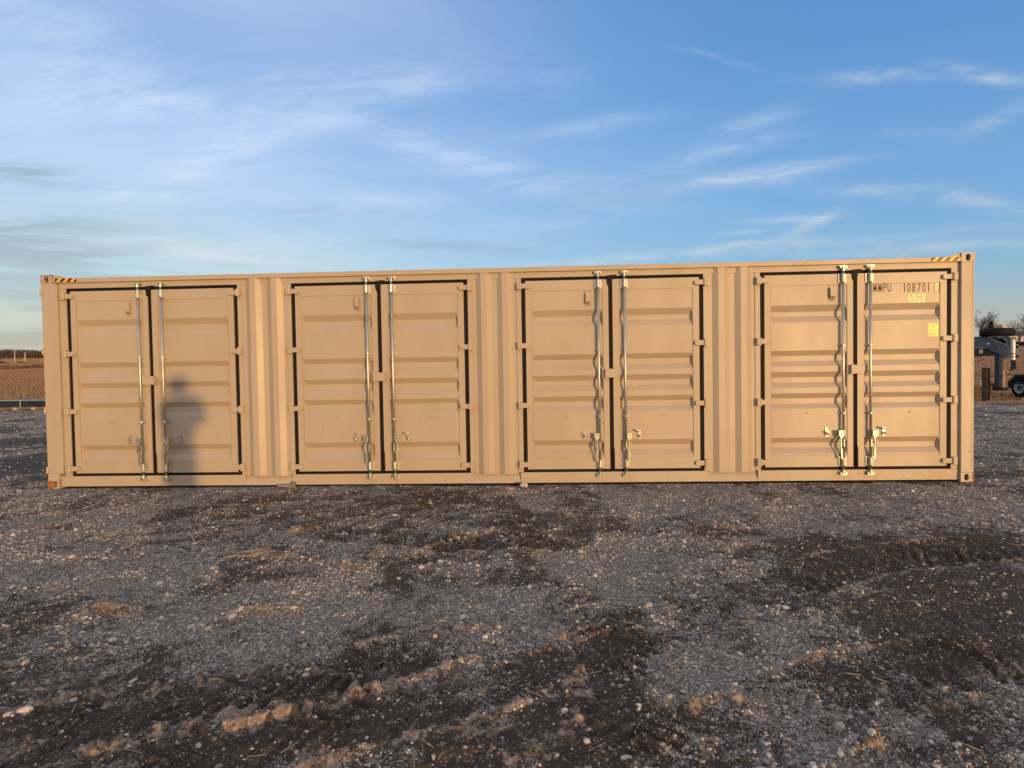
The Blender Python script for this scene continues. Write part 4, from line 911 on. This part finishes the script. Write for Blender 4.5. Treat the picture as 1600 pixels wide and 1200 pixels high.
def leafmass(name, boxes, n, size, matl, h_of, **k):
    m_ = MB()
    for i in range(n):
        x0, x1, y0, y1 = random.choice(boxes); x = random.uniform(x0, x1); y = random.uniform(y0, y1); hh = h_of(x, y); z = tz_fast(x, y)+hh*random.random()**.7
        a = random.uniform(0, 6.28); s = size*random.uniform(.6, 1.4); d1 = Vector((math.cos(a), math.sin(a)*.7, random.uniform(-.4, 1.2)))*s; d2 = Vector((-math.sin(a), math.cos(a), random.uniform(-.5, .5)))*s*.35; c0 = Vector((x, y, z))
        m_.add([c0-d2, c0+d1, c0+d2], [(0, 1, 2)])
    return m_.build(name, matl, **k)
def tz_fast(x, y): return float(terrain_far(np.array([float(x)]), np.array([float(y)]))[0])
q0 = ray_at(1580, 541, 126); 
hd = leafmass('hedge', [(q0[0], q0[0]+14, 125.5, 126.5)], 3600, .35, grime(mat('dark_hedge'), (.016, .014, .014), (.03, .026, .022), 1, (.8, .95)), lambda x, y: .75, label='low dark hedge in front of the distant farmhouse', cat='hedge')
# left woodland on the skyline
woodm = grime(mat('winter_wood'), (.100, .066, .064), (.155, .098, .088), .22, (.85, .95))
wl, wr = ray_at(-260, 559, 243)[0], ray_at(300, 559, 243)[0]
def woodh(x, y):
    t = x*.11; return (2.7+1.4*math.sin(t*1.7+.6)*.5+1.1*math.sin(t*4.3+2)*.5+.9*(hashf(x*.6)))*(1+.33*max(0, min(1, (x+205)/14)))
def hashf(v):
    i = math.floor(v); f = v-i; h = lambda n: (math.sin(n*127.1)*43758.5453) % 1
    return h(i)*(1-f)+h(i+1)*f
leafmass('woodland', [(wl, wr, 243, 262)], 52000, .55, woodm, woodh, label='reddish-brown leafless woodland along the skyline left of the container', cat='woodland', kind='stuff')
brm = grime(mat('brown_weeds'), (.16, .085, .052), (.24, .13, .075), .4, (.85, .95))
bl, br_ = ray_at(-200, 574, 90)[0], ray_at(200, 574, 90)[0]
leafmass('weed_band', [(bl, br_, 88, 99)], 9000, .22, brm, lambda x, y: .25+.75*hashf(x*.5+y*.3)*hashf(x*.13), label='band of tall reddish weeds crossing the dry field on the left', cat='weeds', kind='stuff')
for u, v0, v1, yy, lab in ((23.5, 547.5, 566, 158, 'taller pale pole in the far field, leftmost'), (39.5, 551.5, 566, 158, 'shorter pale pole in the far field, nearer the container')):
    q = ray_at(u, v1, yy); zt_ = ray_at(u, v0, yy)[2]; z0 = tz_fast(q[0], yy)
    e = empty('field_pole', (q[0], yy, z0), label=lab, cat='pole', group='pale poles in the far field on the left')
    MB().tube((0, 0, -.1), (0, 0, zt_-z0), .13, .10, n=10).build('shaft', mat('pale_pole', (.50, .40, .36), .7), e)
    MB().tube((0, 0, zt_-z0), (-.35, 0, zt_-z0+.25), .05, n=6).build('bracket_arm', mat('pale_pole_arm', (.50, .42, .38), .7), e)
for u, sc, lab in ((1, 1.0, 'low dark bush at the left picture edge in the far field'), (4.8, .55, 'tiny dark bush right of the one at the left edge'), (31.5, .6, 'small dark bush between the two pale poles'), (38.2, .5, 'small dark bush at the shorter pole')):
    q = ray_at(u, 566.5, 140); bm_ = MB()
    for k in range(260):
        a = random.uniform(0, 6.28); r = random.random()**.5; c0 = Vector((math.cos(a)*r*1.1*sc*(.5+random.random()*.5), math.sin(a)*r*.8*sc, random.random()*.65*sc*(1-.5*r))); d1 = Vector((random.gauss(0, 1), random.gauss(0, 1), random.gauss(.4, 1))).normalized()*.22*sc; d2 = d1.orthogonal()*.4
        bm_.add([c0-d2, c0+d1, c0+d2], [(0, 1, 2)])
    e = empty('bush', (q[0], 140, tz_fast(q[0], 140)), label=lab, cat='bush', group='small dark bushes in the far field')
    bm_.build('twigs', grime(mat('dark_bush'), (.03, .02, .018), (.06, .035, .03), 2, (.8, .95)), e)
# dry grass tufts at the edge of the field
n = 110000; grs = MB(); side_ = rng.random(n) < .5
Y = 14.5+rng.random(n)**2.2*225
X = np.where(side_, 6.7-(Y+7.8)*rng.uniform(.84, 1.12, n), 6.7+(Y+7.8)*rng.uniform(.66, .98, n))
ed = 19.2-4*sstep(X, -5, 20); k = Y > ed+rng.normal(.3, .5, n); X, Y = X[k], Y[k]; Z = terrain(X, Y); n = len(X)
hgt_ = np.where(X > 0, .5, 1)*rng.uniform(.02, .085, n)*(1+Y/130); an = rng.normal(0, .45, n); wd = rng.uniform(.02, .06, n)*(1+Y/38); lx = rng.normal(0, .04, n)
V = np.stack([np.stack([X-np.cos(an)*wd, Y-np.sin(an)*wd, Z-.01], -1), np.stack([X+np.cos(an)*wd, Y+np.sin(an)*wd, Z-.01], -1), np.stack([X+lx, Y, Z+hgt_], -1)], 1).reshape(-1, 3)
me = bpy.data.meshes.new('dry_grass'); me.from_pydata(V.tolist(), [], np.arange(3*n).reshape(-1, 3).tolist())
dgm = mat('dry_grass_blades', rough=.9); b = NB(dgm.node_tree); p = dgm.node_tree.nodes['Principled BSDF']; g_ = b.n('ShaderNodeNewGeometry')
b.put(p.inputs['Base Color'], b.ramp(g_.outputs['Random Per Island'], [(0, (.17, .105, .06)), (.5, (.22, .145, .082)), (1, (.28, .19, .11))]))
me.materials.append(dgm); o = bpy.data.objects.new('dry_grass', me); COL.objects.link(o)
tag(o, 'short dry tan grass of the field behind the lot', 'grass', kind='stuff')

# ------------------------------------------------------------------ the photographer (stands behind the camera; only the shadow is in the picture)
def skin_obj(name, pts, edges, rad, matl, parent, rootv=0, sub=2):
    me_ = bpy.data.meshes.new(name); me_.from_pydata([tuple(p) for p in pts], edges, []); me_.materials.append(matl)
    o = bpy.data.objects.new(name, me_); COL.objects.link(o); o.parent = parent
    mo = o.modifiers.new('skin', 'SKIN'); sv = me_.skin_vertices[0].data if me_.skin_vertices else None
    if sv is None:
        bpy.context.view_layer.objects.active = o; o.select_set(True); sv = me_.skin_vertices[0].data
    for i, r in enumerate(rad): sv[i].radius = r if isinstance(r, tuple) else (r, r)
    sv[rootv].use_root = True; mo.use_smooth_shade = True
    s = o.modifiers.new('sub', 'SUBSURF'); s.levels = sub; s.render_levels = sub
    return o
fx = Vector((fwd.x, fwd.y, 0)).normalized(); rx_ = Vector((fx.y, -fx.x, 0))
org = Vector((CAM.x, CAM.y, 0))-fx*.42+rx_*.0
pz = tz(org.x, org.y)
HD = .075
pe = empty('person', (org.x, org.y, pz), math.atan2(-fx.x, fx.y), label='person behind the camera raising a phone, whose shadow falls on the leftmost doors', cat='person')
# local: +y faces the container, +x right
skinm = mat('skin', (.50, .30, .21), .55); jack = grime(mat('dark_jacket'), (.05, .06, .08), (.07, .08, .10), 6, (.8, .9)); jean = grime(mat('blue_jeans'), (.05, .07, .12), (.07, .09, .15), 8, (.8, .9)); hairm = mat('brown_hair', (.05, .03, .02), .8)
hz0 = CAM.z-pz
P = [(0, 0, .93), (0, 0, 1.12), (0, .0, 1.30), (0, 0, 1.42), (0, .015, 1.48), (0, .03, 1.55), (0, .03, 1.64), (0, .02, 1.69)]
Rb = [(.15, .11), (.14, .10), (.15, .105), (.07, .06), (.052, .055), (.070, .085), (.075, .095), (.045, .06)]
E = [(i, i+1) for i in range(7)]
def lim(frm, pts, rads):
    last = frm
    for p_, r in zip(pts, rads): P.append(p_); Rb.append(r); E.append((last, len(P)-1)); last = len(P)-1
    return last
hands = {}
for s in (1, -1):
    w = lim(2, [(.155*s, 0, 1.38), (.21*s, .03, 1.24), (.225*s, .10, 1.15), (.17*s, .24, 1.29-HD), (.085*s, .355, 1.45-HD), (.080*s, .372, 1.50-HD)], [(.055, .055), (.045, .045), (.040, .040), (.033, .035), (.024, .022), (.036, .018)])
    for fz, ln in ((1.49, .060), (1.512, .068), (1.532, .064), (1.55, .052)):
        lim(w, [(.078*s, .392, fz-HD+.004), ((.078-ln*.35)*s, .408, fz-HD+.006), ((.078-ln*.72)*s, .412, fz-HD+.008)], [.0085, .008, .007])
    lim(w, [(.066*s, .368, 1.525-HD), (.058*s, .366, 1.55-HD)], [.011, .009])
    lim(0, [(.09*s, 0, .86), (.10*s, .01, .50), (.105*s, -.01, .12), (.11*s, .0, .05), (.12*s, .13, .03)], [(.085, .085), (.058, .062), (.038, .042), (.040, .045), (.035, .022)])
skin_obj('body', P, E, Rb, skinm, pe, 0, 1)
# clothing follows the same joints
JP = [(0, 0, .90), (0, 0, 1.12), (0, 0, 1.28), (0, 0, 1.42), (0, -.02, 1.52)]; JR = [(.225, .19), (.225, .19), (.235, .19), (.18, .15), (.13, .12)]; JE = [(0, 1), (1, 2), (2, 3), (3, 4)]
for s in (1, -1):
    a = len(JP); JP += [(.165*s, 0, 1.375), (.215*s, .03, 1.24), (.225*s, .10, 1.15), (.165*s, .245, 1.295-HD), (.098*s, .34, 1.43-HD)]; JR += [(.12, .12), (.11, .11), (.095, .095), (.09, .09), (.08, .08)]; JE += [(2, a), (a, a+1), (a+1, a+2), (a+2, a+3), (a+3, a+4)]
skin_obj('jacket', JP, JE, JR, jack, pe, 1, 1)
TP = [(0, 0, .96), (0, 0, .90)]; TR = [(.23, .17), (.23, .17)]; TE = [(0, 1)]
for s in (1, -1):
    a = len(TP); TP += [(.095*s, 0, .80), (.105*s, .01, .50), (.11*s, -.01, .09)]; TR += [(.14, .13), (.125, .11), (.11, .10)]; TE += [(1, a), (a, a+1), (a+1, a+2)]
skin_obj('trousers', TP, TE, TR, jean, pe, 1, 1)
m_ = MB()
for s in (1, -1): m_.box(.11*s-.048, .11*s+.048, -.10, .19, 0, .075)
m_.build('shoes', mat('brown_shoes', (.10, .06, .04), .7), pe, bevel=.02)
hv, hf = ico(3); hv = hv*np.array([.140, .140, .135])+np.array([0, .005, 1.635]); kf = [f for f in hf.tolist() if min(hv[i][2] for i in f) > 1.59 or max(hv[i][1] for i in f) < .02]
MB().add(hv.tolist(), kf).build('hair', hairm, pe, smooth=True)
m_ = MB().tube((.028, .118, 1.585), (.028, .126, 1.585), .012, n=10).tube((-.028, .118, 1.585), (-.028, .126, 1.585), .012, n=10); m_.build('eyes', mat('eye', (.05, .03, .02), .2), pe)
MB().prism([(-.012, 1.545), (.012, 1.545), (.004, 1.58), (-.004, 1.58)], .112, .142).box(-.022, .022, .112, .124, 1.514, 1.522).build('nose_and_mouth', skinm, pe, bevel=.003)
pe.scale = (1, 1, 1.04)
ph = MB().box(-.078, .078, -.0045, .0045, -.038, .038).build('phone', mat('phone_black', (.01, .01, .012), .2), loc=(CAM.x-fx.x*.012+rx_.x*.0-rx_.x*.0, CAM.y-fx.y*.012, CAM.z-.0), bevel=.003, label='slim black phone held level in both hands of the person', cat='phone')
ph.rotation_euler = (0, 0, math.atan2(-fx.x, fx.y))
